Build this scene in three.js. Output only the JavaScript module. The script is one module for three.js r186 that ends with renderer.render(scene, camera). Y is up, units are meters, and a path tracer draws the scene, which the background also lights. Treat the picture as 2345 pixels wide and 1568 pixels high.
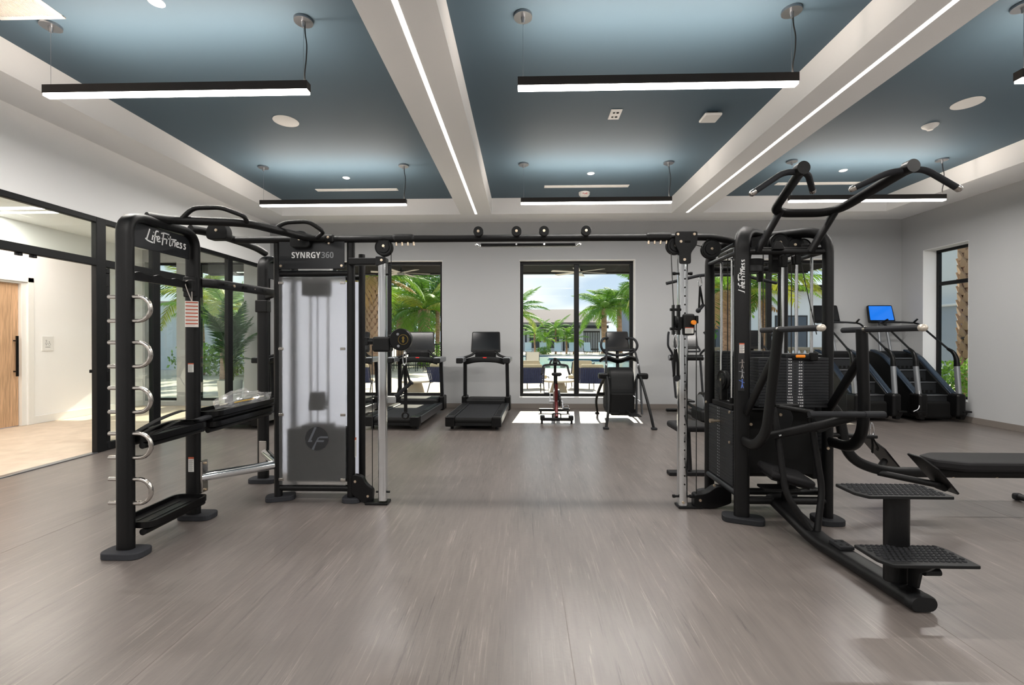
import * as THREE from 'three';
import { RoundedBoxGeometry } from 'three/addons/geometries/RoundedBoxGeometry.js';
import { TextGeometry } from 'three/addons/geometries/TextGeometry.js';
import { FontLoader } from 'three/addons/loaders/FontLoader.js';
import { mergeGeometries, toCreasedNormals, mergeVertices } from 'three/addons/utils/BufferGeometryUtils.js';
import { RectAreaLightUniformsLib } from 'three/addons/lights/RectAreaLightUniformsLib.js';

// ------------------------------------------------------------------ camera, sky, sun, exposure
const scene = new THREE.Scene();
const renderer = new THREE.WebGLRenderer({ antialias: true });
renderer.toneMapping = THREE.LinearToneMapping;
renderer.toneMappingExposure = 2.1;
renderer.shadowMap.enabled = true;
RectAreaLightUniformsLib.init();

const FOCAL = 1020, FRAME_H = 1568;
const camera = new THREE.PerspectiveCamera(2 * Math.atan(FRAME_H / 2 / FOCAL) * 180 / Math.PI, 2345 / 1568, 0.05, 400);
camera.position.set(0, 1.4, 0);
camera.rotation.order = 'YXZ';
camera.rotation.set(-0.0039, 0.02793, 0);
scene.add(camera);

let seed = 12345;
const rnd = () => { seed = (seed * 1664525 + 1013904223) >>> 0; return seed / 4294967296; };
const rr = (a, b) => a + (b - a) * rnd();

// value noise
const NT = new Float32Array(65536); for (let i = 0; i < 65536; i++) NT[i] = rnd();
function vn(x, y, px = 256, py = 256) {
  const xi = Math.floor(x), yi = Math.floor(y), fx = x - xi, fy = y - yi;
  const u = fx * fx * (3 - 2 * fx), v = fy * fy * (3 - 2 * fy);
  const w = (a, p) => ((a % p) + p) % p;
  const h = (a, b) => NT[(w(a, px) + w(b, py) * 256) & 65535];
  return (h(xi, yi) * (1 - u) + h(xi + 1, yi) * u) * (1 - v) + (h(xi, yi + 1) * (1 - u) + h(xi + 1, yi + 1) * u) * v;
}
function fbm(x, y, o, px, py) { let s = 0, a = .5, t = 0; for (let i = 0; i < o; i++) { s += a * vn(x, y, px, py); t += a; a *= .5; x *= 2; y *= 2; px *= 2; py *= 2; if (px > 256) px = 256; if (py > 256) py = 256; } return s / t; }

{ // hazy summer sky with thin cloud, the same all round
  const W = 1024, Hh = 512, d = new Float32Array(W * Hh * 4);
  for (let j = 0; j < Hh; j++) for (let i = 0; i < W; i++) {
    const el = (j + .5) / Hh - .5, e = Math.max(0, el * 2);
    const c0 = [0.74, 0.83, 0.95], c1 = [0.30, 0.48, 0.80];
    const t = Math.pow(e, .6);
    const px = i / W * 32, cl = fbm(px, j / Hh * 64, 5, 32, 64);
    let k = Math.min(1, Math.max(0, (cl - .40) * 4.2)); k *= .9;
    const o = (j * W + i) * 4;
    for (let q = 0; q < 3; q++) d[o + q] = ((c0[q] * (1 - t) + c1[q] * t) * (1 - k) + 1.08 * k) * .54;
    d[o + 3] = 1;
  }
  const t = new THREE.DataTexture(d, W, Hh, THREE.RGBAFormat, THREE.FloatType);
  t.mapping = THREE.EquirectangularReflectionMapping; t.magFilter = THREE.LinearFilter; t.needsUpdate = true;
  scene.background = t; scene.environment = t;
  scene.backgroundIntensity = 1.0; scene.environmentIntensity = 1.0;
}
const sun = new THREE.DirectionalLight(0xfff1dc, 5.8);
{ // low over the pool, almost straight ahead, a little to the right
  const el = 33 * Math.PI / 180, az = 6 * Math.PI / 180;
  sun.position.set(60 * Math.sin(az) * Math.cos(el), 60 * Math.sin(el), -9 - 60 * Math.cos(az) * Math.cos(el));
  sun.target.position.set(0, 0, -9); scene.add(sun, sun.target);
  sun.castShadow = true; const s = sun.shadow.camera; s.left = -45; s.right = 45; s.top = 45; s.bottom = -45; s.near = 1; s.far = 160; sun.shadow.mapSize.set(2048, 2048);
}
const LAMP = { down: 80, up: 33, strip: 2.2 };   // brightness of the room's fittings

// ------------------------------------------------------------------ helpers
const V = (x, y, z) => new THREE.Vector3(x, y, z);
const used = {};
function numbered(n) { if (used[n] === undefined) { used[n] = 0; return n; } used[n]++; return n + '_' + String(used[n]).padStart(3, '0'); }
const ORG = new Map();
function thing(name, label, category, base = [0, 0, 0], group, turn = 0) {
  const g = new THREE.Group(); g.name = numbered(name); g.userData = { label, category }; if (group) g.userData.group = group;
  g.position.set(...base); g.rotation.y = turn; scene.add(g); ORG.set(g, V(0, 0, 0)); return g;
}
// a thing whose parts are modelled in room coordinates
function placed(name, label, category, base, group) { const g = thing(name, label, category, base, group); ORG.set(g, V(...base)); return g; }
function mesh(name, geo, mat, parent, pos) {
  const m = new THREE.Mesh(geo, mat); m.name = parent ? name : numbered(name); m.castShadow = m.receiveShadow = true;
  const o = parent && ORG.get(parent);
  if (pos) m.position.set(...pos); if (o) m.position.sub(o);
  (parent ?? scene).add(m); return m;
}
function structure(name, geo, mat) { const m = mesh(name, geo, mat); m.userData.kind = 'structure'; return m; }
function structGroup(name) { const g = new THREE.Group(); g.name = name; g.userData.kind = 'structure'; scene.add(g); ORG.set(g, V(0, 0, 0)); return g; }
function single(name, label, category, geo, mat, group, base) {
  const m = new THREE.Mesh(geo, mat); m.name = numbered(name); m.castShadow = m.receiveShadow = true; m.userData = { label, category }; if (group) m.userData.group = group;
  if (base) { geo.translate(-base[0], -base[1], -base[2]); m.position.set(...base); } scene.add(m); return m;
}
const clean = (g) => { g = g.index ? g.toNonIndexed() : g; for (const k of Object.keys(g.attributes)) if (!['position', 'normal', 'uv'].includes(k)) g.deleteAttribute(k); return g; };
const join = (...a) => mergeGeometries(a.flat().map(clean));
const crease = (g, a = .7) => toCreasedNormals(g, a);
const box = (x0, x1, y0, y1, z0, z1) => new THREE.BoxGeometry(Math.abs(x1 - x0), Math.abs(y1 - y0), Math.abs(z1 - z0)).translate((x0 + x1) / 2, (y0 + y1) / 2, (z0 + z1) / 2);
const rbox = (w, h, d, r = .01, x = 0, y = 0, z = 0, s = 2) => new RoundedBoxGeometry(w, h, d, s, Math.min(r, w / 2.01, h / 2.01, d / 2.01)).translate(x, y, z);
const rb = (x0, x1, y0, y1, z0, z1, r = .008) => rbox(Math.abs(x1 - x0), Math.abs(y1 - y0), Math.abs(z1 - z0), r, (x0 + x1) / 2, (y0 + y1) / 2, (z0 + z1) / 2);
const cyl = (r, h, n = 20, r2 = r) => new THREE.CylinderGeometry(r2, r, h, n);
const cylX = (r, h, x, y, z, n = 20) => cyl(r, h, n).rotateZ(Math.PI / 2).translate(x, y, z);
const cylY = (r, h, x, y, z, n = 20, r2 = r) => cyl(r, h, n, r2).translate(x, y, z);
const cylZ = (r, h, x, y, z, n = 20) => cyl(r, h, n).rotateX(Math.PI / 2).translate(x, y, z);
const circ = (r, n = 14) => Array.from({ length: n }, (_, i) => [r * Math.cos(i / n * 2 * Math.PI), r * Math.sin(i / n * 2 * Math.PI)]);
function stad(w, h, n = 6) { // racetrack, w long, h wide
  const r = h / 2, l = (w - h) / 2, p = [];
  for (let i = 0; i <= n; i++) { const a = -Math.PI / 2 + i / n * Math.PI; p.push([l + r * Math.cos(a), r * Math.sin(a)]); }
  for (let i = 0; i <= n; i++) { const a = Math.PI / 2 + i / n * Math.PI; p.push([-l + r * Math.cos(a), r * Math.sin(a)]); }
  return p;
}
function rrect(w, h, r = .006, n = 3) {
  const p = []; for (const [cx, cy, a0] of [[1, 1, 0], [-1, 1, 1], [-1, -1, 2], [1, -1, 3]]) for (let i = 0; i <= n; i++) { const a = (a0 + i / n) * Math.PI / 2; p.push([cx * (w / 2 - r) + r * Math.cos(a), cy * (h / 2 - r) + r * Math.sin(a)]); }
  return p;
}
// polyline with rounded corners
function bend(pts, r = .08, n = 6) {
  const P = pts.map((p) => p.isVector3 ? p : V(...p)), out = [P[0].clone()];
  for (let i = 1; i < P.length - 1; i++) {
    const a = P[i - 1], b = P[i], c = P[i + 1], d = Math.min(r, a.distanceTo(b) * .49, b.distanceTo(c) * .49);
    const s = b.clone().lerp(a, d / a.distanceTo(b)), e = b.clone().lerp(c, d / b.distanceTo(c));
    for (let k = 0; k <= n; k++) { const t = k / n; out.push(s.clone().multiplyScalar((1 - t) * (1 - t)).addScaledVector(b, 2 * t * (1 - t)).addScaledVector(e, t * t)); }
  }
  out.push(P[P.length - 1].clone()); return out;
}
const smooth = (pts, n = 24) => new THREE.CatmullRomCurve3(pts.map((p) => V(...p)), false, 'catmullrom', .5).getPoints(n);
function sweep(path, prof, hint = [0, 0, 1], scaleAt) {
  const n = path.length, m = prof.length, pos = [], idx = [], uv = []; let N, L = 0;
  const H0 = V(...hint);
  for (let i = 0; i < n; i++) {
    const T = path[Math.min(n - 1, i + 1)].clone().sub(path[Math.max(0, i - 1)]).normalize();
    if (!N) { N = H0.clone().addScaledVector(T, -H0.dot(T)); if (N.lengthSq() < 1e-6) N = V(1, 0, 0).addScaledVector(T, -T.x); N.normalize(); }
    else N.addScaledVector(T, -N.dot(T)).normalize();
    const B = T.clone().cross(N); if (i) L += path[i].distanceTo(path[i - 1]);
    const s = scaleAt ? scaleAt(i / (n - 1)) : 1;
    for (let j = 0; j <= m; j++) { const q = prof[j % m]; const p = path[i].clone().addScaledVector(N, q[0] * s).addScaledVector(B, q[1] * s); pos.push(p.x, p.y, p.z); uv.push(j / m * .3, L); }
  }
  for (let i = 0; i < n - 1; i++) for (let j = 0; j < m; j++) { const a = i * (m + 1) + j, b = a + 1, c = a + m + 1, d = c + 1; idx.push(a, b, c, b, d, c); }
  for (const [i, flip] of [[0, 1], [n - 1, 0]]) {
    const b0 = pos.length / 3; for (let j = 0; j < m; j++) { const k = (i * (m + 1) + j) * 3; pos.push(pos[k], pos[k + 1], pos[k + 2]); uv.push(0, 0); }
    const c = path[i]; pos.push(c.x, c.y, c.z); uv.push(0, 0);
    for (let j = 0; j < m; j++) { const a = b0 + j, b = b0 + (j + 1) % m; flip ? idx.push(a, b0 + m, b) : idx.push(a, b, b0 + m); }
  }
  const g = new THREE.BufferGeometry(); g.setAttribute('position', new THREE.Float32BufferAttribute(pos, 3)); g.setAttribute('uv', new THREE.Float32BufferAttribute(uv, 2)); g.setIndex(idx);
  return crease(g, .75);
}
const pipe = (pts, r, br = .08, n = 14) => sweep(bend(pts, br), circ(r, n), [.31, .2, .93]);
const rod = (a, b, r, n = 12) => sweep([V(...a), V(...b)], circ(r, n), [.31, .2, .93]);
// flat plate cut from an outline; plane 'xy' | 'zy' | 'xz', extruded from a to b on the third axis
function plate(pts, plane, a, b, bevel = 0, holes = []) {
  const s = new THREE.Shape(pts.map((p) => new THREE.Vector2(...p))); for (const h of holes) s.holes.push(new THREE.Path(h.map((p) => new THREE.Vector2(...p))));
  const lo = Math.min(a, b), d = Math.abs(b - a);
  const g = new THREE.ExtrudeGeometry(s, { depth: d - 2 * bevel, bevelEnabled: bevel > 0, bevelSize: bevel, bevelThickness: bevel, bevelOffset: -bevel, bevelSegments: 2, curveSegments: 8 });
  g.translate(0, 0, bevel);
  if (plane === 'xy') g.translate(0, 0, lo);
  if (plane === 'zy') g.applyMatrix4(new THREE.Matrix4().makeBasis(V(0, 0, 1), V(0, 1, 0), V(1, 0, 0))).translate(lo, 0, 0);
  if (plane === 'xz') g.applyMatrix4(new THREE.Matrix4().makeBasis(V(1, 0, 0), V(0, 0, 1), V(0, 1, 0))).translate(0, lo, 0);
  if (plane !== 'xy') { // the basis change mirrors: turn the faces back
    const q = g.index ? g.toNonIndexed() : g, p = q.attributes.position, t = q.attributes.uv;
    for (let i = 0; i < p.count; i += 3) for (const at of [p, t]) { const k = at.itemSize; for (let c = 0; c < k; c++) { const w = at.array[(i + 1) * k + c]; at.array[(i + 1) * k + c] = at.array[(i + 2) * k + c]; at.array[(i + 2) * k + c] = w; } }
    q.computeVertexNormals(); return q;
  }
  return g;
}
function roundOutline(pts, r, n = 5) { // rounded polygon
  const out = [], m = pts.length;
  for (let i = 0; i < m; i++) {
    const a = pts[(i + m - 1) % m], b = pts[i], c = pts[(i + 1) % m], q = Array.isArray(r) ? r[i] : r;
    const la = Math.hypot(a[0] - b[0], a[1] - b[1]), lc = Math.hypot(c[0] - b[0], c[1] - b[1]), d = Math.min(q, la * .49, lc * .49);
    const s = [b[0] + (a[0] - b[0]) * d / la, b[1] + (a[1] - b[1]) * d / la], e = [b[0] + (c[0] - b[0]) * d / lc, b[1] + (c[1] - b[1]) * d / lc];
    for (let k = 0; k <= n; k++) { const t = k / n; out.push([s[0] * (1 - t) ** 2 + 2 * b[0] * t * (1 - t) + e[0] * t * t, s[1] * (1 - t) ** 2 + 2 * b[1] * t * (1 - t) + e[1] * t * t]); }
  }
  return out;
}
const circlePts = (cx, cy, r, n = 24) => Array.from({ length: n }, (_, i) => [cx + r * Math.cos(i / n * 2 * Math.PI), cy + r * Math.sin(i / n * 2 * Math.PI)]);

// ------------------------------------------------------------------ materials
function noiseTex(size, fn, srgb) {
  const d = new Uint8Array(size * size * 4);
  for (let j = 0; j < size; j++) for (let i = 0; i < size; i++) { const c = fn(i / size, j / size), o = (j * size + i) * 4; if (Array.isArray(c)) { d[o] = c[0]; d[o + 1] = c[1]; d[o + 2] = c[2]; } else d[o] = d[o + 1] = d[o + 2] = c; d[o + 3] = 255; }
  const t = new THREE.DataTexture(d, size, size); t.wrapS = t.wrapT = THREE.RepeatWrapping; t.magFilter = THREE.LinearFilter; t.minFilter = THREE.LinearMipmapLinearFilter; t.generateMipmaps = true; if (srgb) t.colorSpace = THREE.SRGBColorSpace; t.needsUpdate = true; return t;
}
const grain = noiseTex(256, (u, v) => 255 * (.5 * vn(u * 128, v * 128, 128, 128) + .5 * vn(u * 64, v * 64, 64, 64)));
const rep = (t, x, y = x) => { const c = t.clone(); c.repeat.set(x, y); c.needsUpdate = true; return c; };
const dark = (color, roughness, metalness = 0, o = {}) => new THREE.MeshPhysicalMaterial({ color, roughness, metalness, specularIntensity: .5, ...o });
const std = (color, roughness, metalness = 0, o = {}) => new THREE.MeshStandardMaterial({ color, roughness, metalness, ...o });
const phys = (o) => new THREE.MeshPhysicalMaterial(o);
const MAT = {
  wall: std('#a9aaab', .92, 0, { bumpMap: rep(grain, 6), bumpScale: .0012 }),
  white: std('#f5f5f5', .9, 0, { bumpMap: rep(grain, 6), bumpScale: .001 }),
  blue: std('#4a5f6d', .66),
  black: dark('#0a0a0b', .42, 0, { bumpMap: rep(grain, 12, 12), bumpScale: .0004 }),
  satin: dark('#09090a', .33),
  plastic: dark('#0f1011', .5),
  rubber: dark('#1e1f22', .7, 0, { bumpMap: rep(grain, 8), bumpScale: .0006 }),
  matte: dark('#0a0a0a', .8),
  pad: dark('#131214', .58, 0, { bumpMap: rep(grain, 20), bumpScale: .0006 }),
  frame: dark('#0c0d0f', .5),
  footGrey: dark('#2e2f33', .75),
  chrome: std('#d6d8da', .1, 1),
  steel: std('#b9b4ae', .22, 1),
  brushed: std('#9a9ca0', .34, 1),
  silver: std('#8c8f93', .38, .6),
  dgrey: std('#26282b', .5, .3),
  plateDark: std('#15171b', .5, .2),
  orange: std('#f08a12', .45),
  red: std('#560d11', .35, .2),
  cable: std('#0c0c0c', .5),
  whitePlastic: std('#ecebe8', .5),
  clearGlass: phys({ color: '#f4f9f8', roughness: 0.0, metalness: 0, transmission: 1, thickness: 0, ior: 1.42 }),
  frosted: phys({ color: '#ffffff', roughness: .42, transmission: .965, thickness: .006, ior: 1.15 }),
  opal: phys({ color: '#f4f7ff', roughness: 1, transmission: 1, thickness: 0 }),
  windowGlass: phys({ color: '#f6faf9', roughness: 0, transmission: 1, thickness: 0, ior: 1.1 }),
  clearPlastic: phys({ color: '#ffffff', roughness: .12, transmission: .92, thickness: 0, ior: 1.45 }),
};
function uvBox(g, s = 1) { // texture coordinates in metres
  g = g.index ? g.toNonIndexed() : g; const p = g.attributes.position, n = g.attributes.normal, t = new Float32Array(p.count * 2);
  for (let i = 0; i < p.count; i++) { const ax = Math.abs(n.getX(i)), ay = Math.abs(n.getY(i)), az = Math.abs(n.getZ(i)); const [a, b] = ay >= ax && ay >= az ? [p.getX(i), p.getZ(i)] : ax >= az ? [p.getZ(i), p.getY(i)] : [p.getX(i), p.getY(i)]; t[i * 2] = a * s; t[i * 2 + 1] = b * s; }
  g.setAttribute('uv', new THREE.BufferAttribute(t, 2)); return g;
}
const rect = (x0, x1, y0, y1) => [[x0, y0], [x1, y0], [x1, y1], [x0, y1]];
// ------------------------------------------------------------------ room shell
const XL = -5.33, XR = 7.6, ZB = -9.2, ZF = 4, SOFFIT = 3.85, TOP = 4.16;
const floorTex = (() => { // sheet vinyl: grey-brown with fine streaks running down the room
  const S = 2048, h = new Float32Array(S * S);
  for (let j = 0; j < S; j++) for (let i = 0; i < S; i++) h[j * S + i] = (fbm(i / S * 16, j / S * 8, 3, 16, 8) - .5) * .12 + (vn(i / S * 256, j / S * 32, 256, 32) - .5) * .07 + (vn(i / S * 64, j / S * 8, 64, 8) - .5) * .06;
  const streak = (x, y, len, w, a, slant) => { for (let q = 0; q < len; q++) { const e = Math.sin(Math.PI * q / len); for (let c = 0; c < w; c++) { const X = (Math.floor(x) + c + Math.round(q * slant) + 4 * S) % S, Y = (Math.floor(y) + q + 4 * S) % S; h[Y * S + X] += a * e * (.35 + .65 * NT[(q * 7 + c * 131 + Math.floor(x) * 17) & 65535]); } } };
  for (let k = 0; k < 5200; k++) streak(rnd() * S, rnd() * S, 20 + rnd() * rnd() * 240, 1, (rnd() < .45 ? 1 : -1) * rr(.03, .16), (rnd() - .5) * .03);
  for (let k = 0; k < 520; k++) { // clumps of pale or dark fibres
    const x = rnd() * S, y = rnd() * S, n = 4 + Math.floor(rnd() * 16), light = rnd() < .68, sp = 4 + rnd() * 16, sl = (rnd() - .5) * .06;
    for (let i = 0; i < n; i++) streak(x + rr(-sp, sp), y + rr(-90, 90), 30 + rnd() * rnd() * 260, rnd() < .7 ? 1 : 2 + Math.floor(rnd() * 3), (light ? rr(.05, .26) : -rr(.05, .2)), sl);
  }
  const d = new Uint8Array(S * S * 4);
  for (let i = 0; i < S * S; i++) { const v = 1 + Math.max(-.42, Math.min(.5, h[i])); d[i * 4] = Math.min(255, 97 * v); d[i * 4 + 1] = Math.min(255, 90 * v); d[i * 4 + 2] = Math.min(255, 86 * v); d[i * 4 + 3] = 255; }
  const t = new THREE.DataTexture(d, S, S); t.wrapS = t.wrapT = THREE.RepeatWrapping; t.magFilter = THREE.LinearFilter; t.minFilter = THREE.LinearMipmapLinearFilter; t.generateMipmaps = true; t.anisotropy = 8; t.colorSpace = THREE.SRGBColorSpace; t.needsUpdate = true; return t;
})();
MAT.floor = phys({ color: '#ffffff', roughness: .5, map: floorTex, bumpMap: rep(grain, 3), bumpScale: .0006, clearcoat: .7, clearcoatRoughness: .27 });
structure('floor', uvBox(box(XL, XR + .25, -.2, 0, ZB - .25, ZF), 1 / 3.6), MAT.floor);
const WIN = [[-4.07, -1.70], [-.10, 2.27], [3.87, 6.24]], WY0 = .225, WY1 = 3.065, REV = .15;
structure('wall_back', plate(rect(XL - .12, XR + .25, 0, 4.4), 'xy', ZB - .25, ZB, 0, WIN.map(([a, b]) => rect(a, b, WY0, WY1).reverse())), MAT.wall);
structure('wall_right', plate(rect(ZB - .25, ZF, 0, 4.4), 'zy', XR, XR + .32, 0, [rect(-8.72, -7.845, .345, 3.12).reverse()]), MAT.wall);
structure('wall_left', uvBox(join(box(XL - .12, XL, 2.945, 4.4, ZB, -3.3), box(XL - .12, XL, 0, 4.4, -3.3, ZF))), MAT.white);
structure('wall_front', uvBox(box(XL - .12, XR + .25, 0, 4.4, ZF, ZF + .2)), MAT.wall);
const COF = [[-4.75, -1.24], [-.635, 2.82], [3.41, 6.84]], CZ0 = -8.62, CZ1 = 3.4;
const soffitShape = plate(rect(XL - .1, XR + .1, ZB - .1, ZF + .1), 'xz', SOFFIT, TOP, 0, COF.map(([a, b]) => rect(a, b, CZ0, CZ1).reverse()));
structure('ceiling', uvBox(soffitShape), MAT.white);
structure('ceiling_001', box(XL - .1, XR + .1, TOP, TOP + .24, ZB - .1, ZF + .1), MAT.blue);
MAT.base = std('#6f6862', .6);
structure('baseboard_back', rb(XL + .02, XR, 0, .105, ZB, ZB + .012, .004), MAT.base);
structure('baseboard_right', rb(XR - .012, XR, 0, .105, ZB + .02, ZF, .004), MAT.base);
structure('baseboard_front', rb(XL, XR - .02, 0, .105, ZF - .012, ZF, .004), MAT.base);
{ // welded sheet joints of the vinyl
  const seam = std('#5c534e', .6);
  structure('trim_1', join([-3.66, -1.83, 0, 1.83, 3.66, 5.49].map((x) => box(x + .21 - .0012, x + .21 + .0012, 0, .0006, ZB + .02, ZF - .02))), seam);
}
// windows
function window3(n, x0, x1, y0, y1, z, mull) {
  const w = structGroup('window_' + n), f = .075, d = .07;
  mesh('window_frame', join(rb(x0, x1, y1 - f, y1, z - d, z), rb(x0, x1, y0, y0 + f, z - d, z), rb(x0, x0 + f, y0 + f, y1 - f, z - d, z), rb(x1 - f, x1, y0 + f, y1 - f, z - d, z)), MAT.frame, w);
  mesh('mullion', rb(mull - .05, mull + .05, y0 + f, y1 - f, z - d, z), MAT.frame, w);
  mesh('pane', box(x0 + f, mull - .05, y0 + f, y1 - f, z - .035, z - .031), MAT.windowGlass, w);
  mesh('pane', box(mull + .05, x1 - f, y0 + f, y1 - f, z - .035, z - .031), MAT.windowGlass, w);
  mesh('reveal', join(box(x0, x1, y1 - .006, y1, z, ZB - .001), box(x0, x0 + .006, y0, y1, z, ZB - .001), box(x1 - .006, x1, y0, y1, z, ZB - .001)), MAT.white, w);
  mesh('sill', rb(x0, x1, y0 - .001, y0 + .012, z, ZB + .006, .003), MAT.whitePlastic, w);
}
WIN.forEach(([a, b], i) => window3(i + 1, a, b, WY0, WY1, ZB - REV, (a + b) / 2 + .005));
{
  const w = structGroup('window_4'), x = XR + .245, z0 = -8.72, z1 = -7.845, y0 = .345, y1 = 3.12, f = .055;
  mesh('window_frame', join(rb(x, x + .06, y1 - f, y1, z0, z1), rb(x, x + .06, y0, y0 + f, z0, z1), rb(x, x + .06, y0 + f, y1 - f, z0, z0 + f), rb(x, x + .06, y0 + f, y1 - f, z1 - f, z1)), MAT.frame, w);
  mesh('transom_bar', rb(x, x + .06, 2.44, 2.51, z0 + f, z1 - f), MAT.frame, w);
  mesh('pane', box(x + .03, x + .034, y0 + f, 2.44, z0 + f, z1 - f), MAT.windowGlass, w);
  mesh('pane', box(x + .03, x + .034, 2.51, y1 - f, z0 + f, z1 - f), MAT.windowGlass, w);
  mesh('reveal', join(box(XR + .001, x, y1 - .006, y1, z0, z1), box(XR + .001, x, y0, y1, z0, z0 + .006), box(XR + .001, x, y0, y1, z1 - .006, z1)), MAT.white, w);
  mesh('sill', rb(XR - .006, x, y0 - .001, y0 + .012, z0, z1, .003), MAT.whitePlastic, w);
}
// glazed partition on the left
{
  const w = structGroup('window_5'), a = XL - .06, b = XL, posts = [-5.465, -6.31, -7.93, -9.13];
  mesh('head_rail', rb(a, b + .004, 2.875, 2.945, ZB, -3.3), MAT.frame, w);
  mesh('transom_rail', rb(a, b + .006, 2.335, 2.43, ZB, -3.3), MAT.frame, w);
  for (const z of posts) mesh('post', rb(a - .004, b + .008, 0, 2.94, z - .065, z + .065), MAT.frame, w);
  mesh('jamb', rb(a - .004, b + .008, 0, 2.94, -3.38, -3.3), MAT.frame, w);
  mesh('sill_rail', rb(a, b + .004, 0, .1, ZB, -5.5), MAT.frame, w);
  const zs = [-3.36, ...posts];
  for (let i = 0; i < 4; i++) mesh('pane', box(XL - .034, XL - .026, 2.43, 2.88, zs[i + 1] + .06, zs[i] - .06), MAT.clearGlass, w);
  for (let i = 1; i < 4; i++) mesh('pane', box(XL - .034, XL - .026, .1, 2.34, zs[i + 1] + .06, zs[i] - .06), MAT.clearGlass, w);
  mesh('threshold', rb(XL - .07, XL + .02, 0, .012, -5.4, -3.3, .004), MAT.brushed, w);
  for (const z of [-4.72, -4.58]) mesh('roller', join(rb(XL - .05, XL - .02, 2.305, 2.335, z - .03, z + .03, .004), cylX(.014, .03, XL - .03, 2.318, z, 10)), MAT.frame, w);
}
{ // folded glass door leaves stacked beside the opening
  const d = structGroup('door_1'); d.position.set(XL - .05, 0, -5.5); d.rotation.y = -Math.PI / 4;
  for (const k of [0, 1]) {
    const z = -k * .068, lf = mesh('leaf', join(rb(-.82, 0, 2.26, 2.325, z - .028, z + .028), rb(-.82, 0, .02, .12, z - .028, z + .028), rb(-.065, 0, .12, 2.26, z - .028, z + .028), rb(-.82, -.755, .12, 2.26, z - .028, z + .028)), MAT.frame, d);
    mesh('pane', box(-.755, -.065, .12, 2.26, z - .004, z + .004), MAT.clearGlass, lf);
    for (const y of [.2, .95, 1.45, 2.15]) mesh('hinge', rb(-.002, .006, y - .06, y + .06, z - .02, z + .02, .002), MAT.satin, lf);
  }
  mesh('lever', join(cylX(.012, .07, .03, 1.02, .0, 10), rb(.05, .07, 1.0, 1.04, -.01, .1, .006)), MAT.satin, d);
}
// corridor beyond the partition
MAT.tile = (() => { const t = noiseTex(512, (u, v) => { const n = fbm(u * 16, v * 16, 4, 16, 16) - .5; return [205 + n * 26, 188 + n * 26, 170 + n * 26]; }, true); return std('#ffffff', .5, 0, { map: t }); })();
structure('floor_001', uvBox(box(-8.6, XL, -.2, -.002, -9.65, ZF), .5), MAT.tile);
structure('ceiling_002', uvBox(box(-8.6, XL - .12, 3.36, 3.6, -9.65, ZF)), MAT.white);
structure('wall_left_001', uvBox(join(box(-8.5, -8.25, 0, 3.4, -6.0, ZF), box(-8.5, -8.25, 2.37, 3.4, -7.17, -6.0), box(-8.5, -8.25, 0, 3.4, -9.65, -7.17))), MAT.white);
structure('wall_front_001', box(-8.5, XL, 0, 3.4, ZF, ZF + .2), MAT.white);
structure('wall_back_001', plate(rect(-8.5, XL - .12, 0, 3.4), 'xy', -9.65, -9.4, 0, [rect(-8.2, -7.5, .1, 3.1).reverse(), rect(-7.1, -6.02, .1, 3.1).reverse()]), MAT.wall);
structure('baseboard_left', rb(-8.25, -8.235, 0, .13, -9.4, -7.25, .004), MAT.whitePlastic);
{
  const w = structGroup('window_6');
  for (const [a, b] of [[-8.2, -7.5], [-7.1, -6.02]]) {
    mesh('window_frame', join(rb(a, b, 3.05, 3.1, -9.58, -9.52), rb(a, b, .1, .15, -9.58, -9.52), rb(a, a + .05, .15, 3.05, -9.58, -9.52), rb(b - .05, b, .15, 3.05, -9.58, -9.52)), MAT.frame, w);
    mesh('pane', box(a + .05, b - .05, .15, 3.05, -9.552, -9.548), MAT.clearGlass, w);
  }
}
MAT.oak = (() => { const t = noiseTex(512, (u, v) => { const g = fbm(u * 64, v * 4, 4, 64, 4), q = vn(u * 180, v * 10, 180, 10), n = (g - .5) * .35 + (q - .5) * .12; return [196 * (1 + n), 160 * (1 + n), 126 * (1 + n * 1.1)]; }, true); return std('#ffffff', .55, 0, { map: t }); })();
{ // oak corridor door
  const d = structGroup('door_2');
  mesh('leaf', uvBox(rb(-8.36, -8.315, .01, 2.335, -7.09, -6.06, .003), .9), MAT.oak, d);
  mesh('door_frame', join(rb(-8.4, -8.262, 0, 2.37, -7.17, -7.095, .004), rb(-8.4, -8.262, 0, 2.37, -6.055, -6.0, .004), rb(-8.4, -8.262, 2.34, 2.37, -7.1, -6.05, .004)), MAT.whitePlastic, d);
  mesh('casing', join(rb(-8.25, -8.235, 0, 2.45, -7.26, -7.17, .004), rb(-8.25, -8.235, 0, 2.45, -6.0, -5.91, .004), rb(-8.25, -8.235, 2.37, 2.45, -7.26, -5.91, .004)), MAT.whitePlastic, d);
  mesh('pull_handle', join(rb(-8.27, -8.245, .82, 1.48, -7.04, -7.01, .004), rb(-8.32, -8.25, .89, .91, -7.035, -7.015, .003), rb(-8.32, -8.25, 1.39, 1.41, -7.035, -7.015, .003)), MAT.satin, d);
}
function canvasTex(w, h, draw) { const c = document.createElement('canvas'); c.width = w; c.height = h; draw(c.getContext('2d'), w, h); const t = new THREE.CanvasTexture(c); t.colorSpace = THREE.SRGBColorSpace; t.magFilter = THREE.LinearFilter; return t; }
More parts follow.
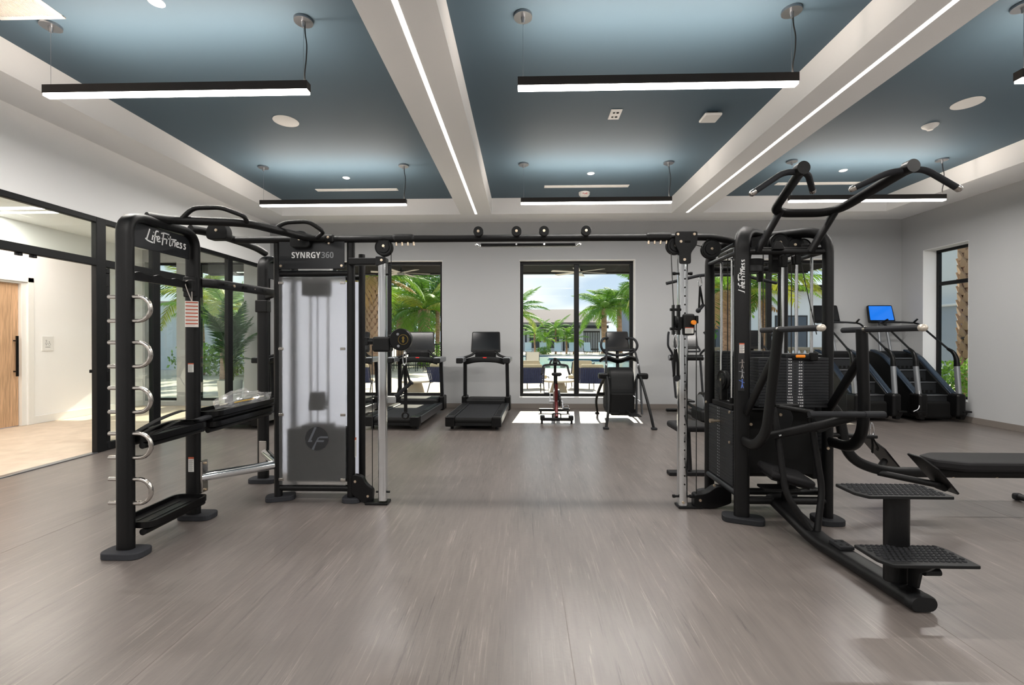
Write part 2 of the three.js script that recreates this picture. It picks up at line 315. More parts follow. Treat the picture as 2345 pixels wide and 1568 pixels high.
{ // restroom sign
  const t = canvasTex(256, 330, (g, w, h) => {
    g.fillStyle = '#e4e4e2'; g.fillRect(0, 0, w, h); g.strokeStyle = g.fillStyle = '#6d6f72'; g.lineWidth = 5; g.lineCap = 'round';
    g.beginPath(); g.arc(92, 92, 13, 0, 7); g.stroke(); g.beginPath(); g.moveTo(92, 108); g.lineTo(66, 172); g.lineTo(118, 172); g.closePath(); g.stroke(); g.beginPath(); g.moveTo(84, 174); g.lineTo(84, 212); g.moveTo(100, 174); g.lineTo(100, 212); g.stroke();
    g.beginPath(); g.arc(160, 118, 8, 0, 7); g.fill(); g.beginPath(); g.moveTo(160, 130); g.lineTo(162, 164); g.lineTo(184, 164); g.lineTo(194, 196); g.moveTo(161, 145); g.lineTo(180, 145); g.stroke(); g.beginPath(); g.arc(166, 182, 27, .2, 4.3); g.stroke();
    g.font = 'bold 30px sans-serif'; g.textAlign = 'center'; g.fillText('WOMEN', w / 2, 262);
  });
  const s = placed('restroom_sign', 'small pale square restroom sign with woman and wheelchair symbols on corridor wall', 'sign', [-8.25, 1.225, -7.475]);
  mesh('sign_plate', rb(-8.25, -8.24, 1.225, 1.48, -7.57, -7.385, .003), MAT.whitePlastic, s);
  mesh('sign_print', new THREE.PlaneGeometry(.175, .24).rotateY(Math.PI / 2).translate(-8.2395, 1.352, -7.477), std('#ffffff', .6, 0, { map: t }), s);
}
// ------------------------------------------------------------------ lamps and ceiling fittings
const glow = (c, i) => new THREE.MeshStandardMaterial({ color: '#ffffff', emissive: c, emissiveIntensity: i, roughness: .6 });
const WARM = '#fffaf4', WARM_UP = '#ffeedd';
function areaLight(w, h, color, I, pos, down, parent) { const l = new THREE.RectAreaLight(color, I, w, h); l.position.set(...pos); l.rotation.x = down ? -Math.PI / 2 : Math.PI / 2; parent.add(l); return l; }
MAT.housing = std('#332d2a', .5, .3);
const rows = [[-3.79, 'near'], [-6.965, 'far'], [-.615, 'overhead'], [2.56, 'rear']], cols = [[-3.02, 'left'], [1.108, 'middle'], [5.225, 'right']];
const PL = {
  'near left': 'long black bar pendant lamp in left blue ceiling bay, nearer the camera', 'near middle': 'long black bar pendant lamp in middle blue bay, nearer the camera', 'near right': 'black bar pendant lamp cut off by the right picture edge',
  'far left': 'black bar pendant lamp hanging near the window wall in left blue bay', 'far middle': 'black bar pendant lamp hanging near the window wall in middle blue bay', 'far right': 'black bar pendant lamp behind the pull-up grips in right blue bay',
  'overhead left': 'black bar pendant lamp in left bay, overhead of the viewer', 'overhead middle': 'black bar pendant lamp in middle bay, overhead of the viewer', 'overhead right': 'black bar pendant lamp in right bay, overhead of the viewer',
  'rear left': 'black bar pendant lamp in left bay, behind the viewer', 'rear middle': 'black bar pendant lamp in middle bay, behind the viewer', 'rear right': 'black bar pendant lamp in right bay, behind the viewer',
};
const lampShapes = {
  housing: join(rb(-1.165, 1.165, .012, .084, -.036, -.032, .001), rb(-1.165, 1.165, .012, .084, .032, .036, .001), rb(-1.165, -1.161, .012, .084, -.032, .032, .001), rb(1.161, 1.165, .012, .084, -.032, .032, .001), box(-1.16, 1.16, .03, .05, -.032, .032)),
  diff: rb(-1.163, 1.163, -.01, .02, -.0315, .0315, .004), up: box(-1.161, 1.161, .07, .074, -.032, .032),
  canopy: join(cylY(.078, .022, 0, 0, 0, 28), cylY(.012, .05, 0, -.03, 0, 10, .02)),
  wire: cylY(.0016, .55, 0, .275, 0, 6),
};
const matDown = glow(WARM, 7), matUp = glow(WARM, 3);
for (const [z, rn] of rows) for (const [x, cn] of cols) {
  const y = 3.538, p = thing('pendant_light', PL[rn + ' ' + cn], 'pendant lamp', [x, y, z], 'black bar pendants in the ceiling bays');
  mesh('housing', lampShapes.housing, MAT.housing, p); mesh('diffuser', lampShapes.diff, matDown, p); mesh('uplight_lens', lampShapes.up, matUp, p);
  for (const s of [-1.12, 1.12]) { mesh('canopy', lampShapes.canopy, MAT.brushed, p, [s, TOP - y - .011, 0]); mesh('suspension_wire', lampShapes.wire, MAT.brushed, p, [s, .07, 0]); }
  mesh('power_cord', sweep(smooth([[1.135, .07, 0], [1.13, .16, 0], [1.145, .27, .005], [1.15, .4, .004], [1.135, .5, 0], [1.13, .6, 0]], 20), circ(.0055, 8)), MAT.cable, p);
  areaLight(2.3, .064, WARM, LAMP.down, [0, -.014, 0], true, p);
  areaLight(2.3, .064, WARM_UP, LAMP.up, [0, .09, 0], false, p);
}
for (const [x, w] of [[-.935, 'left'], [3.105, 'right']]) { // light lines let into the beams
  const g = placed('linear_light', `thin white light line recessed along the ${w} white ceiling beam`, 'ceiling light', [x, SOFFIT - .004, -2.6], 'light lines in the ceiling beams');
  mesh('lens', box(x - .021, x + .021, SOFFIT - .003, SOFFIT - .0002, -8.6, 3.38), glow('#fff7ec', 1.6), g);
  const l = areaLight(.05, 11.9, '#fff4e6', LAMP.strip, [0, -.002, 0], true, g);
}
{ // corridor light lines
  for (const [z, t] of [[-6.6, 'visible above the oak door'], [-4.2, 'near the corridor opening'], [-1.6, 'further along the corridor']]) {
    const g = placed('corridor_light', 'thin light line across the corridor ceiling, ' + t, 'ceiling light', [-7.4, 3.355, z], 'corridor ceiling lights');
    mesh('lens', box(-8.2, -6.5, 3.352, 3.36, z - .03, z + .03), glow('#fffaf2', 5), g); areaLight(1.7, .06, '#fff6ea', 76, [.05, -.006, 0], true, g);
  }
}
const disc = (r, h) => crease(new THREE.LatheGeometry([[0, -h], [r * .9, -h], [r, -h * .5], [r, 0]].map((p) => new THREE.Vector2(...p)), 36), .6);
for (const [x, z, r, l] of [[-2.995, -5.525, .148, 'round white ceiling speaker in the left blue bay'], [5.142, -5.33, .145, 'round white ceiling speaker in the right blue bay']]) {
  const s = placed('ceiling_speaker', l, 'speaker', [x, TOP, z], 'ceiling speakers'); mesh('grille', disc(r, .008), MAT.whitePlastic, s, [x, TOP, z]); mesh('rim', new THREE.TorusGeometry(r, .003, 6, 40).rotateX(Math.PI / 2), MAT.whitePlastic, s, [x, TOP - .004, z]);
}
for (const [x, z, l] of [[-3.0, -3.56, 'small round recessed downlight at the top edge of left blue bay'], [-3.018, -7.477, 'small round recessed downlight above the far left pendant'], [1.095, -7.395, 'small round recessed downlight above the far middle pendant'], [5.164, -7.377, 'small round recessed downlight behind the pull-up grips']]) {
  const s = placed('downlight', l, 'downlight', [x, TOP, z], 'small recessed downlights'); mesh('trim_ring', disc(.06, .006), MAT.whitePlastic, s, [x, TOP, z]); mesh('lens', cylY(.045, .004, 0, -.008, 0, 24), glow('#fff3e2', .5), s, [x, TOP, z]);
}
function linearVent(x0, z, l) {
  const x1 = x0 + 1.5, s = placed('slot_diffuser', l, 'air vent', [(x0 + x1) / 2, TOP, z], 'white slot air vents');
  mesh('vent_frame', join(box(x0, x1, TOP - .008, TOP, z - .055, z - .04), box(x0, x1, TOP - .008, TOP, z + .04, z + .055), box(x0, x0 + .03, TOP - .008, TOP, z - .04, z + .04), box(x1 - .03, x1, TOP - .008, TOP, z - .04, z + .04)), MAT.whitePlastic, s);
  for (const o of [-.013, .013]) mesh('slat', box(x0 + .03, x1 - .03, TOP - .008, TOP - .001, z + o - .005, z + o + .005), MAT.whitePlastic, s);
  mesh('backing', box(x0 + .03, x1 - .03, TOP - .002, TOP - .001, z - .04, z + .04), std('#4a5257', .9), s);
}
linearVent(-3.81, -8.07, 'white slot air vent above the far left pendant'); linearVent(.355, -8.0, 'white slot air vent above the far middle pendant'); linearVent(4.42, -7.97, 'white slot air vent behind the pull-up grips');
{
  const x0 = -4.49, x1 = -3.915, z0 = -3.71, z1 = -3.13, s = placed('return_air_grille', 'square white ceiling air grille in the top left corner', 'air vent', [-4.2, TOP, -3.42]);
  mesh('vent_frame', join(rb(x0, x1, TOP - .012, TOP, z0, z0 + .04, .003), rb(x0, x1, TOP - .012, TOP, z1 - .04, z1, .003), rb(x0, x0 + .04, TOP - .012, TOP, z0, z1, .003), rb(x1 - .04, x1, TOP - .012, TOP, z0, z1, .003)), MAT.whitePlastic, s);
  const bar = box(-.0035, .0035, -.01, 0, -.25, .25), mt = std('#d9d2cb', .6);
  for (let i = 0; i < 28; i++) mesh('louver', bar, mt, s, [x0 + .048 + i * .0176, TOP, (z0 + z1) / 2]);
  mesh('backing', box(x0 + .03, x1 - .03, TOP - .002, TOP - .0005, z0 + .03, z1 - .03), std('#b8b0a8', .9), s);
}
{
  const s = placed('ceiling_sensor_plate', 'small white ceiling plate with four dark openings in middle bay', 'ceiling plate', [1.1, TOP, -5.47]);
  mesh('cover', rb(1.035, 1.17, TOP - .01, TOP, -5.585, -5.355, .003), MAT.whitePlastic, s);
  for (const [x, z, r] of [[1.08, -5.42, .014], [1.125, -5.42, .017], [1.08, -5.52, .014], [1.125, -5.52, .017]]) mesh('lens', cylY(r, .004, x, TOP - .011, z, 16), MAT.matte, s);
}
{
  const s = placed('wireless_access_point', 'rounded square white wireless access point on middle bay ceiling', 'access point', [2.27, TOP, -5.5]);
  mesh('housing', rb(2.16, 2.37, TOP - .06, TOP - .025, -5.61, -5.4, .03), MAT.whitePlastic, s); mesh('mount', rb(2.2, 2.33, TOP - .026, TOP, -5.57, -5.44, .004), MAT.dgrey, s);
}
{
  const s = placed('smoke_detector', 'white triangular ceiling detector in the right blue bay', 'detector', [5.2, TOP, -5.87]);
  mesh('housing', crease(new THREE.LatheGeometry([[0, -.06], [.03, -.06], [.04, -.045], [.08, -.018], [.088, 0]].map((p) => new THREE.Vector2(...p)), 24), .5), MAT.whitePlastic, s, [5.2, TOP, -5.87]);
}
{
  const s = placed('fire_alarm_strobe', 'white ceiling fire alarm with red FIRE lettering behind far middle pendant', 'fire alarm', [1.115, TOP, -8.35]);
  mesh('housing', crease(new THREE.LatheGeometry([[0, -.07], [.07, -.07], [.1, -.04], [.105, 0]].map((p) => new THREE.Vector2(...p)), 28), .5), MAT.whitePlastic, s, [1.115, TOP, -8.35]);
}
{ // flat panel on the right wall, only its near edge in view
  const s = placed('wall_panel', 'white flat panel on the grey right wall at the picture edge', 'wall panel', [XR, 1.3, -6.5]);
  mesh('panel', rb(XR - .03, XR, 1.30, 1.91, -6.83, -6.2, .006), MAT.whitePlastic, s);
}
const font = await new FontLoader().loadAsync('fonts/droid/droid_sans_bold.typeface.json');
function letters(txt, size, depth = .001) { const g = new TextGeometry(txt, { font, size, depth, curveSegments: 4, bevelEnabled: false }); g.computeBoundingBox(); return g; }
{
  const s = scene.children.find((c) => c.name === 'fire_alarm_strobe'); const g = letters('FIRE', .03); const w = g.boundingBox.max.x; g.translate(-w / 2, 0, 0);
  mesh('lettering', g, std('#c0282a', .5), s, [1.115, TOP - .06, -8.252]);
}
// ------------------------------------------------------------------ shared small shapes
const boltZ = join(cylZ(.011, .008, 0, 0, 0, 12), cylZ(.006, .004, 0, 0, .005, 6)), boltX = boltZ.clone().rotateY(Math.PI / 2);
const boltMat = std('#c9b9a4', .3, .9);
function bolts(parent, list, along = 'z') { for (const p of list) mesh('bolt', along === 'z' ? boltZ : boltX, boltMat, parent, p); }
function wheel(r, w) { return crease(new THREE.LatheGeometry([[.012, -w / 2], [r * .62, -w / 2], [r * .66, -w * .32], [r * .88, -w * .32], [r, -w / 2], [r, -w * .3], [r * .9, 0], [r, w * .3], [r, w / 2], [r * .88, w * .32], [r * .66, w * .32], [r * .62, w / 2], [.012, w / 2]].map((p) => new THREE.Vector2(...p)), 32), .5); }
const wheelZ = (r, w) => wheel(r, w).rotateX(Math.PI / 2), wheelX = (r, w) => wheel(r, w).rotateZ(Math.PI / 2);
const footPad = (cx, cz, w, d, turn = 0, h = .042) => { const g = plate(roundOutline([[-w / 2, -d / 2], [w / 2, -d / 2], [w / 2, d / 2], [-w / 2, d / 2]], Math.min(w, d) * .42), 'xz', 0, h, .006); g.rotateY(turn); return g.translate(cx, 0, cz); };
// brush-script maker's name, drawn stroke by stroke: u 0..1 across, v 0..1 up
const SCRIPT = [
  [[.10, .92], [.03, .22]], [[.00, .26], [.06, .16], [.17, .10]], [[.17, .58], [.15, .26]], [[.185, .76], [.19, .79]],
  [[.30, .90], [.245, .88], [.215, .55], [.195, .08]], [[.185, .52], [.27, .56]], [[.27, .38], [.325, .48], [.31, .60], [.27, .52], [.275, .28], [.345, .30]],
  [[.42, .88], [.385, .10]], [[.36, .84], [.44, .92], [.56, .90]], [[.375, .52], [.49, .56]], [[.50, .56], [.485, .24]], [[.515, .72], [.52, .75]],
  [[.59, .84], [.565, .26], [.60, .20]], [[.53, .62], [.74, .68]], [[.64, .56], [.625, .22]], [[.63, .42], [.68, .56], [.705, .48], [.695, .22]],
  [[.74, .38], [.79, .46], [.785, .56], [.745, .50], [.745, .26], [.81, .26]], [[.885, .54], [.84, .56], [.845, .44], [.875, .36], [.865, .24], [.82, .24]], [[.985, .54], [.94, .56], [.945, .44], [.975, .36], [.965, .24], [.92, .24]],
];
function scriptGeo(w, h, th = .0045) {
  const parts = [];
  for (const s of SCRIPT) { const pts = s.map(([u, v]) => [u * w, v * h, 0]); const p = s.length > 2 ? smooth(pts, 14) : pts.map((q) => V(...q)); parts.push(sweep(p, [[-th, -.0004], [th, -.0004], [th, .0004], [-th, .0004]].map(([a, b]) => [a, b]), [-(p[p.length - 1].y - p[0].y), p[p.length - 1].x - p[0].x, 0])); }
  return join(parts).translate(-w / 2, -h / 2, 0);
}
const printWhite = std('#e2e2e2', .5), printGrey = std('#7b7d80', .5);
function warnLabel(w, h) { return canvasTex(96, Math.round(96 * h / w), (g, W, Hh) => { g.fillStyle = '#cfcfca'; g.fillRect(0, 0, W, Hh); g.fillStyle = '#b4573a'; g.fillRect(0, 0, W, Hh * .13); g.fillStyle = '#3c3c3c'; for (let y = Hh * .2; y < Hh * .95; y += 9) g.fillRect(8, y, W - 18 - ((y * 7) % 23), 3); }); }
const labelTex = warnLabel(.045, .11), labelMat = std('#ffffff', .6, 0, { map: labelTex });

// ------------------------------------------------------------------ training rig, left half of the overhead bar
const rig = placed('training_rig', 'black steel training rig with storage arches, frosted weight tower and long overhead bar', 'exercise rig', [-2.1, 0, -3.8]);
const PX = -2.606;
function archFrame(z0, z1, x = PX) {
  const dz = Math.sign(z1 - z0), a = mesh('arch_frame', sweep(bend([[x, .03, z0], [x, 2.225, z0], [x, 2.24, z1], [x, .03, z1]], .13, 8), stad(.11, .06, 8), [1, 0, 0]), MAT.black, rig);
  mesh('sign_plate', rb(x - .006, x + .006, 2.03, 2.2, z0 + dz * .04, z1 - dz * .04, .004), MAT.plateDark, rig);
  return a;
}
const arch1 = archFrame(-2.837, -3.432), arch2 = archFrame(-4.345, -4.94, -2.59);
mesh('lettering', scriptGeo(.37, .11, .0048).rotateY(Math.PI / 2).translate(PX + .0075, 2.13, -3.17), printWhite, rig);
for (const [x, z] of [[PX + .01, -2.83], [PX + .02, -3.45], [-2.59, -4.35], [-2.59, -4.94]]) mesh('foot_pad', footPad(x, z, .27, .15), MAT.footGrey, rig);
// steel rungs through the front post
for (let i = 0; i < 5; i++) {
  const y1 = 1.687 - i * .298, y0 = y1 - .157, z = -2.84, x0 = PX - .112, x1 = PX + .168, p = [];
  p.push(V(x0, y1, z), V(x1 - .08, y1, z)); for (let k = 1; k < 12; k++) { const a = Math.PI / 2 - k / 12 * Math.PI; p.push(V(x1 - .08 + .08 * Math.cos(a), (y0 + y1) / 2 + .0785 * Math.sin(a), z)); } p.push(V(x1 - .08, y0, z), V(x0, y0, z));
  mesh('rung', sweep(p, circ(.0135, 12), [0, 0, 1]), MAT.steel, rig);
}
{ // hanger bar with scalloped top
  const pts = []; for (let i = 0; i <= 40; i++) { const t = i / 40; pts.push([-2.9 - t * .48, 1.855 + .012 * Math.max(0, Math.sin(t * Math.PI * 6))]); } pts.push([-3.38, 1.805], [-2.9, 1.805]);
  mesh('hanger_bar', plate(pts, 'zy', PX - .012, PX + .012, .002), MAT.black, rig);
  mesh('hanger_bracket', rb(PX - .03, PX + .05, 1.78, 1.87, -3.41, -3.36, .006), MAT.black, rig);
}
function tray(y, z0, z1, xa = -2.72, xb = -2.455, parent = rig) { // shallow tray with raised lip
  const out = roundOutline([[xa, z0], [xb, z0], [xb, z1], [xa, z1]], .07), inn = roundOutline([[xa + .014, z0 - .014 * Math.sign(z0 - z1)], [xb - .014, z0 - .014 * Math.sign(z0 - z1)], [xb - .014, z1 + .014 * Math.sign(z0 - z1)], [xa + .014, z1 + .014 * Math.sign(z0 - z1)]], .06);
  const t = mesh('tray', join(plate(out, 'xz', y, y + .012, 0), plate(out, 'xz', y + .01, y + .04, 0, [inn.slice().reverse()])), MAT.satin, parent);
  const zz = Math.min(z0, z1), l = Math.abs(z1 - z0);
  mesh('groove_rib', join([.35, .65].map((k) => box(xa + (xb - xa) * k - .003, xa + (xb - xa) * k + .003, y + .012, y + .016, zz + l * .15, zz + l * .85))), MAT.plastic, t);
  mesh('tray_rail', join(rod([xa + .06, y - .025, z0], [xa + .06, y - .025, z1], .022), rod([xb - .06, y - .025, z0], [xb - .06, y - .025, z1], .022)), MAT.black, parent);
}
tray(.165, -2.86, -3.41); tray(.735, -2.86, -3.41); tray(.80, -3.46, -4.32, -2.70, -2.43); tray(.715, -3.46, -4.32, -2.68, -2.45);
for (const y of [.7, .13]) bolts(rig, [[-2.53, y - .0, -2.95], [-2.53, y, -3.35]], 'x');
// accessory bar between the middle posts
mesh('accessory_bar', sweep(bend([[-2.56, 1.86, -3.47], [-2.5, 1.86, -3.52], [-2.42, 1.865, -4.18], [-2.44, 1.865, -4.3], [-2.56, 1.84, -4.345]], .1, 6), stad(.075, .045), [0, 1, 0]), MAT.black, rig);
bolts(rig, [[-2.452, 1.862, -3.7], [-2.432, 1.864, -3.95]], 'x');
{ const m = join([[-2.468, -3.6], [-2.447, -3.82], [-2.424, -4.07]].map(([x, z]) => rbox(.012, .022, .05, .005, x + .012, 1.862, z))); mesh('slot', m, MAT.matte, rig); }
for (const g of [rb(-2.65, -2.53, 1.68, 1.80, -4.385, -4.305, .01), rb(-2.655, -2.555, 1.74, 1.9, -3.475, -3.39, .01)]) mesh('post_collar', g, MAT.black, rig);
// steel Y brace low down
mesh('floor_brace', join(rod([-2.56, .322, -3.455], [-2.17, .313, -3.86], .038, 18), rod([-2.56, .30, -4.32], [-2.17, .31, -3.86], .038, 18)), MAT.chrome, rig);
for (const g of [rb(-2.56, -2.535, .2, .45, -3.5, -3.43, .006), rb(-2.6, -2.53, .2, .42, -4.3, -4.285, .006)]) mesh('brace_flange', g, MAT.steel, rig);
bolts(rig, [[-2.53, .43, -3.465], [-2.53, .22, -3.465]], 'x');
// overhead tubing
mesh('overhead_bar', pipe([[-2.5, 2.276, -3.81], [-2.0, 2.276, -3.81], [1.62, 2.276, -3.81], [1.86, 2.2, -3.81]], .03, .12, 18), MAT.black, rig);
mesh('side_tube', sweep(smooth([[-2.6, 2.27, -3.4], [-2.555, 2.28, -3.6], [-2.53, 2.28, -3.89], [-2.545, 2.28, -4.15], [-2.58, 2.27, -4.36]], 20), circ(.032, 14)), MAT.black, rig);
mesh('curved_tube', sweep(smooth([[-2.6, 2.255, -3.0], [-2.53, 2.275, -3.17], [-2.38, 2.283, -3.23], [-2.1, 2.283, -3.3], [-1.98, 2.282, -3.5], [-1.86, 2.278, -3.72], [-1.72, 2.276, -3.8], [-1.6, 2.276, -3.81]], 44), circ(.031, 14)), MAT.black, rig);
mesh('curved_tube', sweep(smooth([[-2.59, 2.255, -4.75], [-2.5, 2.275, -4.5], [-2.1, 2.28, -4.4], [-1.9, 2.276, -4.0], [-1.6, 2.276, -3.82]], 34), circ(.031, 14)), MAT.black, rig);
mesh('pull_up_handle', pipe([[-2.5, 2.285, -3.18], [-2.43, 2.372, -3.2], [-2.22, 2.375, -3.2], [-2.05, 2.312, -3.22], [-2.09, 2.285, -3.3]], .0165, .05), MAT.black, rig);
mesh('pull_up_handle', pipe([[-2.0, 2.285, -3.5], [-1.935, 2.352, -3.54], [-1.74, 2.362, -3.55], [-1.63, 2.285, -3.58], [-1.76, 2.275, -3.74]], .0165, .05), MAT.black, rig);
const coverPts = (cx, cy) => roundOutline([[cx - .085, cy - .075], [cx + .085, cy - .075], [cx + .085, cy + .01], [cx + .04, cy + .07], [cx - .04, cy + .07], [cx - .085, cy + .01]], .035);
mesh('pulley_cover', plate(coverPts(-2.43, 2.275), 'xy', -3.52, -3.45, .006), MAT.plastic, rig);
mesh('pulley_cover', plate(coverPts(-1.915, 2.27), 'xy', -3.79, -3.74, .006), MAT.plastic, rig);
bolts(rig, [[-2.43, 2.272, -3.447], [-1.915, 2.265, -3.737]]);
mesh('sleeve', join(rb(-1.725, -1.635, 2.24, 2.315, -3.85, -3.77, .02), rb(-1.135, -.937, 2.242, 2.315, -3.85, -3.772, .03), rb(1.02, 1.245, 2.242, 2.315, -3.85, -3.772, .03)), MAT.black, rig);
for (const x0 of [-1.1, 1.05]) for (let i = 0; i < 4; i++) mesh('bolt', cylY(.009, .03, 0, 0, 0, 8), boltMat, rig, [x0 + i * .05, 2.232, -3.8]);
bolts(rig, [[-1.68, 2.285, -3.768]]);
for (const x of [-.389, -.067, .164, .516]) { const k = mesh('grip_knob', crease(new THREE.LatheGeometry([[0, -.02], [.04, -.02], [.043, -.012], [.043, .012], [.04, .02], [0, .02]].map((p) => new THREE.Vector2(...p)), 30), .5).rotateX(Math.PI / 2), MAT.plastic, rig, [x, 2.322, -3.76]); mesh('bolt', boltZ, boltMat, k, [0, 0, .021]); }
mesh('ladder_grip', join(pipe([[-.42, 2.232, -3.84], [-.40, 2.232, -3.93], [.46, 2.232, -3.93], [.48, 2.232, -3.84]], .009, .03), rod([-.07, 2.232, -3.84], [-.07, 2.232, -3.93], .008), rod([.17, 2.232, -3.84], [.17, 2.232, -3.93], .008)), MAT.chrome, rig);
mesh('ladder_rail', rb(-.38, .44, 2.222, 2.246, -3.9, -3.86, .006), MAT.black, rig);
// frosted weight tower
const TX0 = -2.155, TX1 = -1.51, TZ = -3.84;
mesh('tower_post', rod([TX0, .03, TZ], [TX0, 2.3, TZ], .034, 16), MAT.black, rig);
mesh('tower_post', rod([TX1, .03, TZ], [TX1, 2.27, TZ], .034, 16), MAT.black, rig);
mesh('tower_rail', rod([TX0, 1.985, TZ], [TX1, 1.985, TZ], .028, 14), MAT.black, rig);
mesh('tower_rail', rod([TX0, .115, TZ], [TX1, .115, TZ], .028, 14), MAT.black, rig);
mesh('tower_rail', join(rod([TX0, .115, -4.1], [TX1, .115, -4.1], .026), rod([TX0, 1.985, -4.1], [TX1, 1.985, -4.1], .026), rod([TX0, .03, -4.1], [TX0, 2.2, -4.1], .03), rod([TX1, .03, -4.1], [TX1, 2.2, -4.1], .03)), MAT.black, rig);
mesh('header_plate', rb(-2.12, -1.548, 2.02, 2.255, -3.80, -3.79, .008), MAT.plateDark, rig);
bolts(rig, [[-2.0, 2.24, -3.786], [-1.68, 2.24, -3.786], [-2.1, 2.045, -3.786], [-1.57, 2.045, -3.786]]);
{ const a = letters('SYNRGY', .052), w = a.boundingBox.max.x; a.scale(.92, 1, 1); mesh('lettering', a, printWhite, rig, [-2.01, 2.112, -3.79]); const b = letters('360', .052); b.scale(.92, 1, 1); mesh('lettering', b, printGrey, rig, [-2.01 + w * .92 + .006, 2.112, -3.79]); }
mesh('frosted_panel', rb(-2.127, -1.543, .15, 1.952, -3.806, -3.80, .003), MAT.frosted, rig);
mesh('back_panel', rb(-2.33, -1.5, .15, 1.952, -4.142, -4.138, .001), MAT.opal, rig);
for (const y of [1.9, 1.33, .76, .2]) for (const x of [-2.105, -1.565]) { mesh('panel_clip', rb(x - .022, x + .022, y - .012, y + .012, -3.80, -3.79, .004), MAT.steel, rig); }
for (let i = 0; i < 19; i++) mesh('weight_plate', rb(-2.11, -1.605, .15 + i * .0245, .1735 + i * .0245, -4.06, -3.90, .002), MAT.matte, rig);
mesh('stack_head', rb(-1.98, -1.735, .615, .65, -4.05, -3.9, .004), MAT.matte, rig);
mesh('guide_rod', join(rod([-1.935, .15, -3.98], [-1.935, 1.98, -3.98], .012), rod([-1.775, .15, -3.98], [-1.775, 1.98, -3.98], .012)), MAT.brushed, rig);
mesh('upper_pulley_block', rb(-1.975, -1.755, 1.80, 1.945, -4.02, -3.89, .01), MAT.matte, rig);
mesh('lower_pulley_bracket', plate([[-1.915, .78], [-1.8, .78], [-1.795, .84], [-1.81, .94], [-1.845, .94], [-1.845, .88], [-1.872, .88], [-1.872, .94], [-1.905, .94], [-1.92, .84]], 'xy', -4.0, -3.9, .004), MAT.matte, rig);
mesh('stack_cable', rod([-1.857, .65, -3.95], [-1.857, 1.85, -3.95], .006), MAT.cable, rig);
{ // round emblem on the panel
  const cx = -1.795, cy = .553, z = -3.7985, r = .102, strip = (p) => p;
  const l = [[-.055, .095], [-.03, .102], [-.075, -.02], [.03, -.02], [.025, -.035], [-.1, -.035]], f = [[.1, .025], [.0, .025], [-.055, -.1], [-.03, -.1], [-.01, -.035], [.06, -.035], [.065, -.018], [.0, -.018], [.012, .008], [.1, .008]];
  mesh('emblem', new THREE.CircleGeometry(r, 40).translate(cx, cy, z), std('#1b1c1f', .6), rig);
  const k = std('#50535a', .6), S = (p, o) => new THREE.ShapeGeometry(new THREE.Shape(p.map(([a, b]) => new THREE.Vector2(cx + a, cy + b)))).translate(0, 0, z + o);
  mesh('emblem_letters', join(S([[-.02, .1], [.0, .1], [-.05, -.012], [-.04, -.012], [-.04, -.028], [-.078, -.028]], .0006), S([[.1, .022], [.035, .022], [.01, .01], [-.045, -.09], [-.025, -.098], [.0, -.028], [.06, -.028], [.066, -.012], [.01, -.012], [.022, .006], [.1, .006]], .0006)), k, rig);
}
mesh('foot_pad', footPad(-2.15, -3.87, .24, .14, .35), MAT.footGrey, rig); mesh('foot_pad', footPad(-1.50, -3.85, .17, .15), MAT.footGrey, rig); 
mesh('warning_label', new THREE.PlaneGeometry(.035, .17).rotateY(Math.PI / 2).translate(-1.475, .47, -3.85), labelMat, rig);
mesh('warning_label', new THREE.PlaneGeometry(.045, .07).translate(-2.6, 1.19, -3.4005), labelMat, rig);
mesh('warning_label', new THREE.PlaneGeometry(.045, .115).translate(-2.6, .435, -3.4005), labelMat, rig);
// adjustable column of the left tower
const CX = -1.218;
mesh('adjustable_column', sweep([V(CX, .03, -3.8), V(CX, 2.08, -3.8)], rrect(.07, .07, .016), [1, 0, 0]), MAT.chrome, rig);
mesh('column_arm', join(rb(TX1, -1.22, 2.05, 2.11, -3.83, -3.77, .01), plate(roundOutline([[-1.27, 2.035], [-1.18, 2.06], [-1.18, 2.115], [-1.27, 2.12]], .015), 'xy', -3.84, -3.76, .004)), MAT.black, rig);
bolts(rig, [[-1.215, 2.085, -3.757]]);
for (const y of [1.97, .1]) mesh('column_stop', cylX(.009, .12, CX, y, -3.8, 10), MAT.satin, rig);
mesh('column_foot', rb(-1.36, -1.165, .0, .02, -3.86, -3.75, .004), MAT.satin, rig);
mesh('foot_bracket', plate(roundOutline([[-1.49, .08], [-1.38, .0], [-1.31, .0], [-1.3, .12], [-1.36, .16], [-1.4, .235], [-1.485, .25]], .03), 'xy', -3.84, -3.79, .004), MAT.satin, rig);
bolts(rig, [[-1.455, .19, -3.785], [-1.345, .065, -3.785]]);
{
  const w = mesh('pulley', wheelZ(.075, .045), MAT.plastic, rig, [-1.205, 2.2, -3.8]); mesh('bolt', boltZ, boltMat, w, [0, .01, .026]);
  mesh('pulley_hanger', rb(-1.25, -1.16, 2.2, 2.26, -3.785, -3.778, .004), MAT.black, rig);
}
mesh('cable', join(rod([-1.145, 2.17, -3.8], [-1.145, 1.45, -3.8], .004, 6), rod([-1.31, 1.36, -3.8], [-1.31, .05, -3.8], .004, 6)), MAT.cable, rig);
const carriage = mesh('carriage', join(rb(-1.29, -1.14, 1.305, 1.435, -3.86, -3.735, .02), cylX(.028, .07, -1.32, 1.395, -3.79, 16), rb(-1.36, -1.335, 1.36, 1.43, -3.82, -3.76, .006)), MAT.plastic, rig);
mesh('pulley_arm', rb(-1.16, -1.03, 1.345, 1.45, -3.79, -3.75, .01), MAT.plastic, rig);
